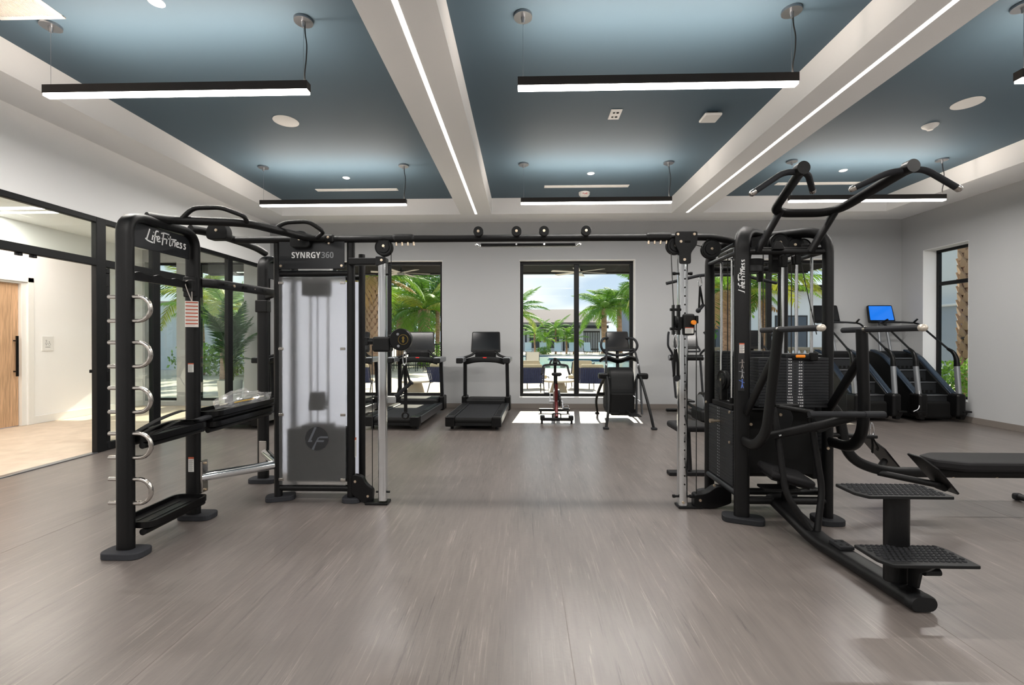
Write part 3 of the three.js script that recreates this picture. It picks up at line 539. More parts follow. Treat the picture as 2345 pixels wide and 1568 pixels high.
{ const d = mesh('swivel_pulley', crease(new THREE.LatheGeometry([[0, -.03], [.088, -.03], [.094, -.022], [.094, .022], [.088, .03], [0, .03]].map((p) => new THREE.Vector2(...p)), 40), .5).rotateX(Math.PI / 2), MAT.satin, rig, [-1.045, 1.41, -3.75]);
  mesh('badge', join(new THREE.TorusGeometry(.041, .0018, 6, 32), box(-.006, .006, -.026, .026, -.0005, .0005), box(-.012, .012, .01, .016, -.0005, .0005), box(-.012, .012, -.016, -.01, -.0005, .0005)), std('#8a7436', .4, .6), d, [.025, 0, .0308]);
  for (const [x, y] of [[-.02, .045], [-.015, -.055]]) mesh('bolt', boltZ, MAT.silver, d, [x, y, .032]); }

// things hanging on or lying in the rig
function carabiner(name, label, x, y, z, h, w = .03) { const p = []; for (let i = 0; i <= 24; i++) { const a = i / 24 * 2 * Math.PI; p.push(V(Math.sin(a) * w * .5 * (1 - .35 * Math.cos(a)), Math.cos(a) * h / 2, 0)); } const c = thing(name, label, 'carabiner', [x, y, z]); mesh('loop', sweep(p, circ(.0045, 8), [0, 0, 1]), MAT.chrome, c); mesh('gate', rod([w * .44, -h * .22, 0], [w * .3, h * .2, 0], .0035, 8), MAT.steel, c); return c; }
carabiner('carabiner', 'steel carabiner under the round black pulley of left column', -1.015, 1.255, -3.75, .12);
{
  const s = placed('stirrup', 'black stirrup handle hanging tilted from left cable column', 'stirrup', [-1.02, .94, -3.75]);
  mesh('strap', join(sweep([V(-1.015, 1.2, -3.75), V(-1.075, .95, -3.745)], rrect(.018, .004, .0015), [1, 0, 0]), sweep([V(-1.012, 1.2, -3.75), V(-.968, 1.045, -3.745)], rrect(.018, .004, .0015), [1, 0, 0])), MAT.matte, s);
  mesh('grip', join(rod([-1.085, .93, -3.745], [-.955, 1.05, -3.745], .016), cyl(.022, .012, 16).rotateZ(-.83).translate(-1.083, .932, -3.745), cyl(.022, .012, 16).rotateZ(-.83).translate(-.957, 1.048, -3.745)), MAT.rubber, s);
}
{
  const s = placed('hanging_strap', 'narrow black strap hanging below the left cable handle', 'strap', [-1.015, .77, -3.76]);
  mesh('webbing', sweep([V(-1.014, 1.2, -3.76), V(-1.012, 1.0, -3.765), V(-1.01, .79, -3.76)], rrect(.03, .006, .002), [1, 0, 0]), MAT.matte, s);
  mesh('ring', new THREE.TorusGeometry(.026, .009, 8, 20).translate(-1.012, .765, -3.76), MAT.satin, s);
}
{
  const t = canvasTex(128, 320, (g, w, h) => { g.fillStyle = '#d8d3cd'; g.fillRect(0, 0, w, h); for (let i = 0; i < 7; i++) { g.fillStyle = '#a5452c'; g.fillRect(4, 8 + i * 44, w - 8, 15); g.fillStyle = '#8b8480'; for (let k = 0; k < 3; k++) g.fillRect(6, 27 + i * 44 + k * 7, w - 14 - ((i * 3 + k * 5) % 4) * 9, 2); } });
  const s = placed('hang_tag', 'white instruction tag with red stripes looped on the hanger bar', 'tag', [-2.56, 1.51, -3.36]);
  mesh('card', rbox(.085, .2, .002, .0008).rotateY(.65).translate(-2.56, 1.605, -3.36), std('#d8d3cd', .7), s);
  mesh('tag_print', new THREE.PlaneGeometry(.083, .197).rotateY(.65).translate(-2.56 + .0015 * Math.sin(.65), 1.605, -3.36 + .0015 * Math.cos(.65)), std('#ffffff', .7, 0, { map: t, side: THREE.DoubleSide }), s);
  mesh('string_loop', sweep(smooth([[-2.56, 1.7, -3.36], [-2.585, 1.8, -3.34], [-2.6, 1.85, -3.345], [-2.585, 1.86, -3.37], [-2.57, 1.79, -3.372], [-2.56, 1.7, -3.362]], 24), circ(.003, 6)), std('#b9b2ac', .8), s);
}
{ // straps on the middle tray
  const s = placed('strap_bundle', 'folded black webbing straps lying on the front rig tray', 'straps', [-2.58, .747, -3.1]);
  const band = (pts, w = .05) => sweep(smooth(pts, 26), rrect(w, .006, .002), [1, .2, 0]);
  mesh('webbing', band([[-2.62, .76, -2.9], [-2.6, .80, -2.95], [-2.57, .85, -3.08], [-2.55, .875, -3.2], [-2.54, .88, -3.25]]), MAT.matte, s);
  mesh('webbing', band([[-2.6, .755, -2.92], [-2.58, .79, -3.0], [-2.6, .80, -3.1], [-2.56, .815, -3.2], [-2.53, .80, -3.3], [-2.5, .785, -3.4]]), MAT.matte, s);
  mesh('webbing', band([[-2.55, .757, -2.97], [-2.55, .775, -3.05], [-2.52, .81, -3.14], [-2.56, .80, -3.25], [-2.54, .785, -3.42]], .06), MAT.matte, s);
  mesh('padded_end', rbox(.07, .03, .22, .014).rotateX(.08).translate(-2.51, .795, -3.45), MAT.rubber, s);
}
{ // clear bag with yellow bits on the upper tray between the posts
  const s = placed('plastic_bag', 'crumpled clear plastic bag with yellow tags on the rig tray', 'bag', [-2.55, .815, -3.95]);
  const g = new THREE.IcosahedronGeometry(.5, 4), p = g.attributes.position;
  for (let i = 0; i < p.count; i++) { const x = p.getX(i), y = p.getY(i), z = p.getZ(i), n = fbm(x * 7 + 9, z * 7 + y * 5 + 9, 3, 256, 256) - .5, q = Math.abs(vn(x * 9 + 30, z * 9 + y * 6 + 30) - .5); p.setXYZ(i, x * .23 * (1 + n * .9), Math.max(-.042, y * .14 * (1 + n * 1.4) + q * .05), z * .66 * (1 + n * .6)); }
  g.computeVertexNormals(); mesh('film', crease(g, .25), MAT.clearPlastic, s, [-2.56, .862, -3.98]);
  for (const [x, y, z, c] of [[-2.53, .86, -3.9, '#caa21c'], [-2.57, .85, -4.1, '#b98d14'], [-2.52, .868, -4.15, '#d9d4c4'], [-2.58, .855, -3.75, '#d9d4c4'], [-2.55, .84, -4.0, '#2b2a2a']]) mesh('insert', rbox(.05, .012, .09, .004).rotateY(x * 40).rotateZ(.2).translate(x, y, z), std(c, .6), s);
}
// ------------------------------------------------------------------ multi-station cable tower on the right
const tower = placed('cable_tower', 'black multi-station cable tower with weight stacks, dip bars, steps and low-row bench', 'exercise machine', [2.0, 0, -3.8]);
const T = (n, g, m = MAT.black, p = tower, pos) => mesh(n, g, m, p, pos);
T('arch_post', sweep(bend([[1.684, .03, -3.5], [1.684, 2.27, -3.5], [2.02, 2.27, -3.78]], .16, 9), stad(.112, .06, 8), [1, 0, .25]));
T('arch_post', sweep(bend([[2.337, .03, -3.5], [2.337, 2.25, -3.5], [2.0, 2.27, -3.8]], .17, 9), stad(.085, .066, 8), [0, 0, 1]));
T('arch_post', sweep(bend([[1.684, .03, -4.1], [1.684, 2.25, -4.1], [2.0, 2.27, -3.82]], .17, 9), stad(.085, .066, 8), [1, 0, 0]));
T('arch_post', sweep(bend([[2.337, .03, -4.1], [2.337, 2.26, -4.1], [2.02, 2.29, -3.82]], .17, 9), stad(.085, .066, 8), [1, 0, 0]));
T('hub', join(cylY(.07, .12, 2.01, 2.22, -3.8, 20), rb(1.98, 2.04, 1.95, 2.2, -3.68, -3.62, .006)));
T('lettering', scriptGeo(.26, .075, .0035).rotateZ(Math.PI / 2).translate(1.672, 1.895, -3.468), printWhite);
{ const t = canvasTex(96, 512, (g, w, h) => {
    g.fillStyle = '#141416'; g.fillRect(0, 0, w, h); g.fillStyle = '#cfc9c4'; g.fillRect(16, 4, 64, 106); g.fillStyle = '#b4573a'; g.fillRect(16, 4, 64, 16); g.fillStyle = '#444'; for (let i = 0; i < 9; i++) g.fillRect(22, 28 + i * 9, 50 - (i % 3) * 8, 3);
    const man = (y, c, arm) => { g.strokeStyle = g.fillStyle = c; g.lineWidth = 9; g.lineCap = 'round'; g.beginPath(); g.arc(48, y, 8, 0, 7); g.fill(); g.beginPath(); g.moveTo(48, y + 14); g.lineTo(48, y + 46); g.lineTo(38, y + 84); g.moveTo(48, y + 46); g.lineTo(60, y + 84); g.stroke(); g.lineWidth = 6; g.beginPath(); g.moveTo(14, y + arm); g.lineTo(48, y + 18); g.lineTo(84, y + 40 - arm * .4); g.stroke(); };
    man(185, '#8d8580', 30); man(290, '#9a9a9c', 14); man(395, '#5a78c8', 4);
  }); T('instruction_label', new THREE.PlaneGeometry(.066, .37).translate(1.672, 1.2, -3.468), std('#ffffff', .6, 0, { map: t })); }
T('foot_pad', footPad(1.695, -3.5, .30, .15, -.35), MAT.rubber); T('foot_pad', footPad(2.337, -3.5, .21, .19), MAT.rubber);
T('foot_pad', footPad(1.69, -4.1, .24, .15, .4), MAT.rubber); T('foot_pad', footPad(2.34, -4.1, .22, .16), MAT.rubber);
for (const y of [2.085, 2.115]) T('cross_beam', rod([1.7, y, -3.5 - (y - 2.085) * 2], [2.33, y, -3.5 - (y - 2.085) * 2], .02));
T('cross_beam', rod([1.7, .165, -3.5], [2.33, .165, -3.5], .03)); T('cross_beam', rod([1.7, .2, -3.6], [2.33, .2, -3.6], .026));
T('cross_beam', rod([1.7, .2, -4.1], [2.33, .2, -4.1], .03)); T('cross_beam', rod([1.7, 2.05, -4.1], [2.33, 2.05, -4.1], .024));
for (const x of [1.672, 2.337]) { T('side_rail', rod([x, .2, -4.08], [x, .2, -3.5], .027), MAT.dgrey); T('side_rail', join(rod([x, 2.095, -4.08], [x, 2.095, -3.5], .018), rod([x, 2.15, -4.08], [x, 2.17, -3.6], .014)), MAT.dgrey); }
bolts(tower, [[1.735, .595, -3.46], [1.735, .76, -3.46], [2.315, .58, -3.46], [2.315, .765, -3.46], [1.94, .16, -3.465], [2.06, .16, -3.465]]);
bolts(tower, [[1.635, .83, -3.6], [1.635, .59, -3.6], [1.635, .85, -4.06]], 'x');
for (const [x, y, z, r] of [[1.84, 2.19, -3.62, .08], [2.03, 2.18, -3.62, .075], [2.17, 2.17, -3.66, .075], [2.26, 2.16, -3.7, .07], [1.9, 2.16, -3.95, .075]]) { const w = T('pulley', wheelZ(r, .04), MAT.plastic, tower, [x, y, z]); mesh('bolt', boltZ, boltMat, w, [0, 0, .024]); }
T('drum_pulley', wheel(.095, .1), MAT.plastic, tower, [1.83, 2.0, -3.66]);
for (const g of [rb(1.8, 1.86, 2.1, 2.2, -3.6, -3.585, .004), plate([[1.9, 2.1], [1.99, 2.1], [1.96, 2.16], [1.92, 2.16]], 'xy', -3.5, -3.46, .003), rb(2.2, 2.3, 2.1, 2.17, -3.64, -3.6, .006)]) T('pulley_bracket', g);
// front stack
for (let i = 0; i < 17; i++) T('weight_plate', rb(1.782, 2.305, .894 + i * .02225, .9145 + i * .02225, -3.575, -3.44, .0025), MAT.plateDark);
{ const nums = ['10', '17', '24', '31', '38', '45', '52', '59', '66', '73', '80', '87', '94', '101', '108', '115', '122'];
  const t = canvasTex(160, 1024, (g, w, h) => { g.fillStyle = '#202227'; g.fillRect(0, 0, w, h); g.textAlign = 'center'; g.font = 'bold 34px sans-serif'; nums.forEach((n, i) => { const y = (i + .5) * h / 17; g.fillStyle = '#0c0d0f'; g.fillRect(0, (i + 1) * h / 17 - 4, w, 4); g.fillStyle = '#e6e6e6'; g.fillText(n, 32, y + 11); g.fillText(n, 128, y + 11); g.fillStyle = '#050505'; g.beginPath(); g.arc(80, y, 13, 0, 7); g.fill(); }); });
  T('weight_numbers', new THREE.PlaneGeometry(.13, .378).translate(2.055, 1.083, -3.4392), std('#ffffff', .6, 0, { map: t })); }
T('stack_head', rb(1.99, 2.11, 1.272, 1.30, -3.56, -3.45, .004), MAT.plateDark);
T('guide_rod', join([2.005, 2.11].map((x) => rod([x, .87, -3.52], [x, 2.09, -3.52], .0115))), MAT.chrome);
T('rod_boot', rb(1.985, 2.03, 1.97, 2.06, -3.55, -3.49, .006), MAT.matte); T('rod_boot', rb(2.09, 2.13, 1.99, 2.06, -3.55, -3.49, .006), MAT.matte);
T('selector_stem', join(cylY(.013, .09, 1.965, 1.315, -3.5, 12), cylY(.02, .02, 1.965, 1.35, -3.5, 12)), MAT.brushed);
{ const s = T('selector_pin', join(rb(2.025, 2.15, 1.258, 1.29, -3.437, -3.41, .01), rb(2.15, 2.205, 1.25, 1.31, -3.437, -3.40, .01)), MAT.matte); mesh('selector_tab', rb(2.04, 2.11, 1.272, 1.294, -3.415, -3.4, .009), MAT.orange, s); }
// stacks of the other three bays
for (let i = 0; i < 18; i++) T('weight_plate', rb(1.745, 2.275, .87 + i * .0245, .8925 + i * .0245, -4.15, -4.02, .0025), MAT.plateDark);
for (let i = 0; i < 24; i++) T('weight_plate', rb(2.285, 2.4, .55 + i * .031, .579 + i * .031, -4.03, -3.57, .0025), MAT.plateDark);
for (let i = 0; i < 24; i++) T('weight_plate', rb(1.655, 1.76, .24 + i * .025, .2635 + i * .025, -4.045, -3.585, .0025), MAT.plateDark);
{ const dots = join(Array.from({ length: 24 }, (_, i) => [cylX(.006, .002, 1.6545, .252 + i * .025, -3.83, 8), box(1.654, 1.6552, .247 + i * .025, .257 + i * .025, -3.868, -3.852)]).flat()); T('weight_marks', dots, printGrey); }
T('guide_rod', join([[1.71, -3.72], [1.71, -3.92], [1.9, -4.08], [2.12, -4.08], [2.34, -3.7], [2.34, -3.9]].map(([x, z]) => rod([x, .3, z], [x, 2.08, z], .0115))), MAT.chrome);
for (const g of [[1.71, -3.72], [1.71, -3.92], [2.34, -3.7], [2.34, -3.9]].map(([x, z]) => cylY(.02, .09, x, .885, z, 12)).concat([[1.9, -4.08], [2.12, -4.08]].map(([x, z]) => rb(x - .02, x + .02, 1.93, 2.06, z - .02, z + .02, .006)))) T('rod_boot', g, MAT.matte);
T('stack_head', rb(1.665, 1.755, .842, .885, -4.0, -3.62, .006), MAT.matte);
T('selector_pin', join(cylX(.012, .07, 1.63, .72, -3.83, 12), cylX(.018, .03, 1.59, .72, -3.83, 12)), boltMat);
T('cable', join([[1.71, -3.8], [1.78, -3.66], [1.93, -3.66], [2.06, -3.62], [2.19, -3.72], [2.23, -3.9], [2.0, -4.0]].map(([x, z]) => rod([x, .9, z], [x, 2.15, z], .004, 6)).concat([rod([2.33, 1.45, -3.62], [2.24, 2.1, -3.7], .004, 6), rod([1.36, 2.23, -3.8], [1.62, 2.16, -3.8], .004, 6)])), MAT.cable);
{ const w = T('pulley', wheelX(.08, .04), MAT.plastic, tower, [1.69, 1.07, -3.83]); T('pulley_bracket', rb(1.665, 1.715, .9, 1.08, -3.85, -3.81, .005)); mesh('bolt', boltX, boltMat, w, [-.024, 0, 0]); }
T('low_shroud', rb(1.74, 2.28, .33, .84, -4.12, -4.05, .01), MAT.matte); T('low_shroud', rb(2.29, 2.39, .3, .56, -4.02, -3.6, .01), MAT.matte); T('low_shroud', rb(1.78, 2.29, .34, .86, -3.62, -3.58, .01), MAT.matte);
// pull-up frame
T('pull_up_support', sweep([V(1.80, 2.09, -3.5), V(1.895, 2.36, -3.36)], stad(.075, .045), [0, .3, 1]));
T('pull_up_support', sweep([V(2.205, 2.09, -3.5), V(2.29, 2.35, -3.36)], stad(.075, .045), [0, .3, 1]));
T('pull_up_frame', sweep(bend([[1.70, 2.45, -2.78], [1.845, 2.35, -3.38], [2.30, 2.35, -3.38], [2.345, 2.455, -2.78]], .15, 8), stad(.07, .042), [0, .25, 1]));
for (const [x, y] of [[1.695, 2.452], [2.346, 2.457]]) T('frame_end_cap', cylZ(.04, .05, x, y, -2.78, 20), MAT.satin);
const grips = [[[1.69, 2.44, -2.8], [1.6, 2.44, -2.8], [1.42, 2.32, -2.8]], [[1.70, 2.44, -2.8], [1.76, 2.435, -2.82], [1.85, 2.37, -2.92]], [[2.33, 2.445, -2.8], [2.25, 2.44, -2.82], [2.115, 2.38, -2.92]], [[2.35, 2.445, -2.8], [2.45, 2.45, -2.8], [2.64, 2.335, -2.8]]];
for (const g of grips) { const a = V(...g[1]), b = V(...g[2]), d = b.clone().sub(a).normalize(); const h = T('pull_up_grip', pipe(g, .0185, .05, 16), MAT.rubber); mesh('grip_cap', sweep([b.clone().addScaledVector(d, -.006), b.clone().addScaledVector(d, .02), b.clone().addScaledVector(d, .03)], circ(.0195, 14), [.3, .2, .9], (t) => t < .6 ? 1 : .6), MAT.steel, h); }
// dip bars on curved arms
for (const [hx, pts, brace] of [
  [1.65, [[1.65, 1.475, -2.94], [1.668, .95, -3.08], [1.668, .76, -3.12], [1.684, .63, -3.3], [1.684, .63, -3.46]], [[1.66, 1.33, -2.98], [1.70, .85, -3.46]]],
  [2.2, [[2.2, 1.475, -2.97], [2.24, .95, -3.0], [2.25, .78, -3.03], [2.32, .64, -3.22], [2.337, .63, -3.46]], [[2.21, 1.3, -2.98], [2.325, .87, -3.47]]]]) {
  T('dip_arm', sweep(bend(pts, .16, 8), stad(.078, .048), [0, 0, 1])); T('dip_brace', sweep(brace.map((p) => V(...p)), stad(.06, .036), [0, 0, 1]));
  const h = T('dip_handle', rod([hx, 1.472, -3.14], [hx, 1.472, -2.53], .0185, 18), MAT.rubber);
  mesh('handle_collar', cylZ(.0215, .02, hx, 1.472, -2.93, 20), MAT.steel, h);
  mesh('handle_cap', new THREE.SphereGeometry(.021, 18, 12).scale(1, 1, 1.3).translate(hx, 1.472, -2.525), std('#b8b0a4', .35, .4), h);
}
// assist lever with knee bar
T('knee_bar', join(rod([1.82, .93, -2.9], [2.165, .93, -2.9], .0195, 16), rod([2.165, .93, -2.9], [2.29, .93, -2.9], .022, 16)), MAT.rubber);
T('knee_bar_frame', join(rb(1.70, 1.86, .95, .972, -3.1, -3.06, .008), rod([1.72, .955, -3.08], [1.86, .94, -2.92], .014)));
T('lever_arm', sweep(bend([[2.12, .915, -2.92], [2.0, .85, -3.0], [1.78, .72, -3.25]], .05), stad(.06, .04), [0, 1, 0]));
T('lever_link', rod([1.80, .73, -3.2], [1.93, .79, -3.14], .008), MAT.chrome);
T('pivot_plate', plate(roundOutline([[1.80, .9], [1.93, .92], [1.97, .84], [1.93, .72], [1.84, .74]], .03), 'xy', -3.34, -3.31, .004), MAT.plastic);
T('pivot_plate', plate(roundOutline([[1.98, .9], [2.08, .92], [2.1, .80], [2.0, .76]], .04), 'xy', -3.14, -3.1, .004), MAT.plastic);
bolts(tower, [[1.87, .86, -3.305], [1.85, .77, -3.305], [2.04, .83, -3.095]]);
T('front_leg', pipe([[1.815, .93, -3.3], [1.825, .72, -3.26], [1.845, .32, -3.2], [1.975, .09, -3.13]], .0215, .08));
T('front_leg', pipe([[2.02, .86, -3.2], [2.075, .36, -3.16], [2.015, .09, -3.12]], .0215, .08));
T('kneel_pad', rbox(.32, .055, .24, .025).rotateX(.12).rotateZ(-.26).translate(1.92, .42, -3.33), MAT.pad);
T('kneel_pad_frame', join(rbox(.28, .02, .18, .005).rotateX(.12).rotateZ(-.26).translate(1.91, .385, -3.33), rod([1.93, .38, -3.33], [1.98, .2, -3.45], .02), rb(1.79, 2.05, .28, .3, -3.48, -3.36, .004)));
T('foot_beam', sweep(bend([[1.96, .17, -3.55], [1.98, .1, -3.26], [2.0, .046, -3.1], [2.05, .046, -2.36]], .12, 8), stad(.145, .075, 8), [1, 0, 0]));
T('foot_beam_cap', sweep([V(2.0485, .046, -2.375), V(2.0505, .046, -2.345), V(2.051, .046, -2.335)], stad(.149, .079, 8), [1, 0, 0], (t) => t < .6 ? 1 : .9), MAT.plastic);
{ const p = T('bump_pad', rb(1.985, 2.075, .082, .105, -2.96, -2.85, .006), MAT.rubber); mesh('pad_holes', join([[2.01, -2.93], [2.05, -2.93], [2.01, -2.88], [2.05, -2.88]].map(([x, z]) => cylY(.009, .002, x, .1055, z, 10))), MAT.matte, p); }
T('step_column', sweep([V(2.05, .07, -2.51), V(2.05, .545, -2.51)], stad(.125, .08, 8), [1, 0, 0]));
function step(y, x0, x1, z0, z1) { // z0 far, z1 near
  const o = roundOutline([[x0, z0], [x1 - .02, z0], [x1, z0 + .05], [x1, z1], [x0 + .04, z1], [x0, z1 - .06]], .012);
  const s = T('step_plate', plate(o, 'xz', y, y + .018, .004), MAT.plastic), dots = [], pr = circ(.011, 10);
  for (let r = 0; r < 7; r++) for (let c = 0; c < 17; c++) { const x = x0 + .035 + c * .0275 + (r % 2) * .0137, z = z0 + .018 + r * .0275; if (x > x1 - .02 || z > z1 - .014) continue; if (x < x0 + .05 && z > z1 - .05) continue; dots.push(cylY(.0115, .005, x, y + .02, z, 8, .0095)); }
  const d = mesh('tread_studs', join(dots), MAT.rubber, s); d.userData.kind = 'stuff';
  T('step_bracket', rb(2.0, 2.22, y - .012, y, z0 + .04, z1 - .05, .003));
}
step(.548, 1.815, 2.305, -2.655, -2.445); step(.262, 1.81, 2.275, -2.50, -2.275);
T('step_gusset', plate([[-2.46, .26], [-2.3, .26], [-2.34, .22], [-2.39, .18], [-2.41, .09], [-2.46, .08]], 'zy', 2.07, 2.09, .002));
T('step_roller', cylX(.02, .08, 2.13, .19, -2.39, 16), MAT.plastic);
// low-row bench
T('bench_frame', sweep(bend([[2.40, .93, -3.8], [2.62, .84, -3.8], [2.70, .42, -3.8], [2.98, .305, -3.8], [4.42, .305, -3.8]], .2, 8), stad(.085, .055), [0, 1, .0]));
T('bench_frame', rod([2.38, 1.0, -3.8], [2.6, .8, -3.8], .03));
T('bench_pad', plate(roundOutline([[3.36, -3.74], [3.36, -3.9], [3.52, -3.99], [4.46, -3.99], [4.46, -3.64], [3.52, -3.64]], .035), 'xz', .352, .43, .022), MAT.pad);
T('pad_base', plate(roundOutline([[3.40, -3.76], [3.40, -3.88], [3.54, -3.96], [4.42, -3.96], [4.42, -3.67], [3.54, -3.67]], .03), 'xz', .335, .354, .002), MAT.matte);
T('bench_leg', join(rod([4.28, .31, -3.8], [4.33, .04, -3.8], .026), rod([4.33, .035, -4.02], [4.33, .035, -3.58], .026)));
T('bench_foot', join(rbox(.07, .06, .05, .02, 4.33, .032, -3.57), rbox(.07, .06, .05, .02, 4.33, .032, -4.03)), MAT.rubber);
const foot = (x0, y0, x1, y1, z0, z1) => { const g = T('foot_rest', plate(roundOutline([[0, z0], [.36, z0], [.36, z1 - .02], [.1, z1], [0, z1 - .07]], .015), 'xz', 0, .014, .003), MAT.satin); g.geometry.rotateZ(Math.atan2(y1 - y0, x1 - x0)).translate(x0, y0, 0); const n = Math.atan2(y1 - y0, x1 - x0); for (const [d, z] of [[.12, (z0 + z1) / 2], [.26, (z0 + z1) / 2 - .02]]) mesh('bolt', cyl(.01, .01, 8), boltMat, g, [x0 + d * Math.cos(n), y0 + d * Math.sin(n) + .014, z]); };
foot(3.03, .505, 3.27, .235, -3.62, -3.42); foot(3.08, .525, 3.30, .27, -4.2, -3.98);
T('foot_rest_arm', join(rod([2.95, .30, -3.8], [3.22, .28, -3.54], .026), rod([2.95, .31, -3.8], [3.2, .33, -4.05], .026), cylZ(.03, .06, 3.22, .275, -3.53, 16)));
T('bench_bolt', join([[3.55, 1], [3.9, 1], [4.2, 1]].map(([x]) => cylY(.012, .012, x, .272, -3.79, 8))), boltMat);
T('cable_guide', join(rb(2.82, 2.94, .585, .615, -3.83, -3.78, .01), rod([2.45, .62, -3.8], [2.85, .6, -3.8], .02)));
// tall column of the left bay, with carriage
const QX = 1.33;
T('adjustable_column', sweep([V(QX, .02, -3.79), V(QX, 2.13, -3.79)], rrect(.072, .072, .014), [1, 0, 0]), MAT.chrome);
T('pin_holes', join(Array.from({ length: 26 }, (_, i) => cylZ(.007, .003, QX + .008, .2 + i * .0715, -3.754, 10))), MAT.matte);
for (const y of [1.965, .09]) T('column_stop', join(cylX(.01, .16, QX, y, -3.79, 10), cylX(.014, .02, QX + .07, y, -3.79, 10), cylX(.014, .02, QX - .07, y, -3.79, 10)), MAT.satin);
T('column_foot', rb(1.285, 1.48, 0, .018, -3.85, -3.74, .004), MAT.satin);
T('column_bracket', plate(roundOutline([[1.255, 2.31], [1.44, 2.31], [1.435, 2.2], [1.385, 2.13], [1.385, 2.04], [1.29, 2.04], [1.29, 2.13], [1.255, 2.2]], .02), 'xy', -3.76, -3.745, .003));
T('bracket_slot', rb(1.33, 1.38, 2.215, 2.235, -3.745, -3.742, .008), MAT.matte);
bolts(tower, [[1.275, 2.285, -3.742], [1.41, 2.285, -3.742], [1.3, 2.225, -3.742], [1.33, 2.075, -3.742], [1.325, .05, -3.75]]);
for (const [x, y, r] of [[1.27, 2.2, .075], [1.568, 2.17, .08]]) { const w = T('pulley', wheelZ(r, .045), MAT.plastic, tower, [x, y, -3.8]); mesh('bolt', boltZ, boltMat, w, [0, 0, .026]); }
T('pulley_hanger', rb(1.53, 1.6, 2.17, 2.28, -3.81, -3.79, .006));
T('foot_shroud', plate(roundOutline([[1.415, .01], [1.6, .005], [1.72, .05], [1.72, .16], [1.6, .2], [1.52, .13], [1.415, .12]], [.02, .05, .02, .03, .05, .08, .02]), 'xy', -3.82, -3.74, .006), MAT.satin);
bolts(tower, [[1.46, .075, -3.735], [1.575, .2, -3.735]]);
const car2 = T('carriage', rb(1.315, 1.412, 1.445, 1.625, -3.85, -3.72, .02), MAT.plastic);
mesh('release_knob', cylZ(.019, .03, 1.392, 1.55, -3.71, 20), MAT.orange, car2);
mesh('carriage_label', new THREE.PlaneGeometry(.07, .05).translate(1.362, 1.485, -3.7195), labelMat, car2);
mesh('side_knob', join(rb(1.41, 1.43, 1.57, 1.59, -3.78, -3.76, .003), rb(1.425, 1.45, 1.545, 1.61, -3.79, -3.75, .005)), MAT.satin, car2);
T('pulley_arm', join(rb(1.235, 1.25, 1.45, 1.7, -3.78, -3.74, .004), rb(1.275, 1.29, 1.45, 1.7, -3.78, -3.74, .004), cylX(.012, .09, 1.262, 1.66, -3.76, 10), cylX(.012, .09, 1.262, 1.5, -3.76, 10), rb(1.28, 1.33, 1.5, 1.6, -3.79, -3.75, .005)), MAT.satin);
T('pulley', wheelX(.05, .022), MAT.plastic, tower, [1.262, 1.56, -3.76]);
T('cable', join(rod([1.235, 2.14, -3.79], [1.25, 1.66, -3.77], .004, 6), rod([1.438, 1.55, -3.77], [1.44, .12, -3.77], .004, 6)), MAT.cable);
T('lat_bar', pipe([[1.45, 1.985, -4.6], [1.8, 2.07, -4.6], [2.2, 2.07, -4.6], [2.56, 1.985, -4.6]], .016, .06), MAT.rubber);
T('lat_arm', join(rod([2.0, 2.27, -3.85], [2.0, 2.27, -4.6], .035), rod([2.0, 2.24, -4.6], [2.0, 2.08, -4.6], .004, 6)));
T('lat_seat', join(rbox(.34, .07, .34, .03, 1.72, .5, -4.75), rod([1.72, .46, -4.75], [1.72, .05, -4.7], .03), rb(1.5, 1.95, 0, .04, -4.75, -4.65, .01)), MAT.pad);
carabiner('carabiner', 'steel carabiner hanging below the orange-knobbed carriage', 1.262, 1.39, -3.76, .12, .036);
carabiner('carabiner', 'steel carabiner above the triangular handle beside the tower', 1.615, 1.945, -4.15, .09);
carabiner('carabiner', 'steel carabiner at the low-row cable end beside the bench', 2.9, .66, -3.8, .11, .032);
{ const s = placed('stirrup', 'black strap handle hanging under the right column carriage', 'stirrup', [1.265, 1.06, -3.76]);
  mesh('strap', join(sweep([V(1.262, 1.335, -3.76), V(1.25, 1.22, -3.75), V(1.247, 1.1, -3.75)], rrect(.024, .005, .002), [1, 0, 0]), sweep([V(1.262, 1.335, -3.76), V(1.28, 1.22, -3.76), V(1.283, 1.1, -3.76)], rrect(.024, .005, .002), [1, 0, .2])), MAT.matte, s);
  mesh('grip', join(rod([1.245, 1.09, -3.69], [1.29, 1.09, -3.82], .017), cylZ(.024, .012, 1.246, 1.09, -3.69, 16)), MAT.rubber, s); }
{ const s = placed('stirrup', 'black triangular stirrup handle hanging left of the tower posts', 'stirrup', [1.615, 1.68, -4.15]);
  mesh('strap', join(sweep([V(1.615, 1.9, -4.15), V(1.595, 1.69, -4.12)], rrect(.018, .005, .002), [1, 0, 0]), sweep([V(1.615, 1.9, -4.15), V(1.65, 1.74, -4.17)], rrect(.018, .005, .002), [1, 0, 0])), MAT.matte, s);
  mesh('grip', join(rod([1.585, 1.675, -4.11], [1.655, 1.73, -4.18], .017), new THREE.SphereGeometry(.023, 12, 8).translate(1.585, 1.675, -4.11)), MAT.rubber, s); }
{ const s = placed('row_strap', 'black strap running from the low-row carabiner to foot plates', 'strap', [2.95, .45, -3.8]);
  mesh('webbing', join(sweep([V(2.9, .605, -3.8), V(2.99, .5, -3.85), V(3.06, .45, -3.95)], rrect(.02, .005, .002), [0, 0, 1]), sweep([V(2.9, .605, -3.8), V(2.93, .52, -3.83), V(2.95, .45, -3.86)], rrect(.02, .005, .002), [0, 0, 1])), MAT.matte, s); }
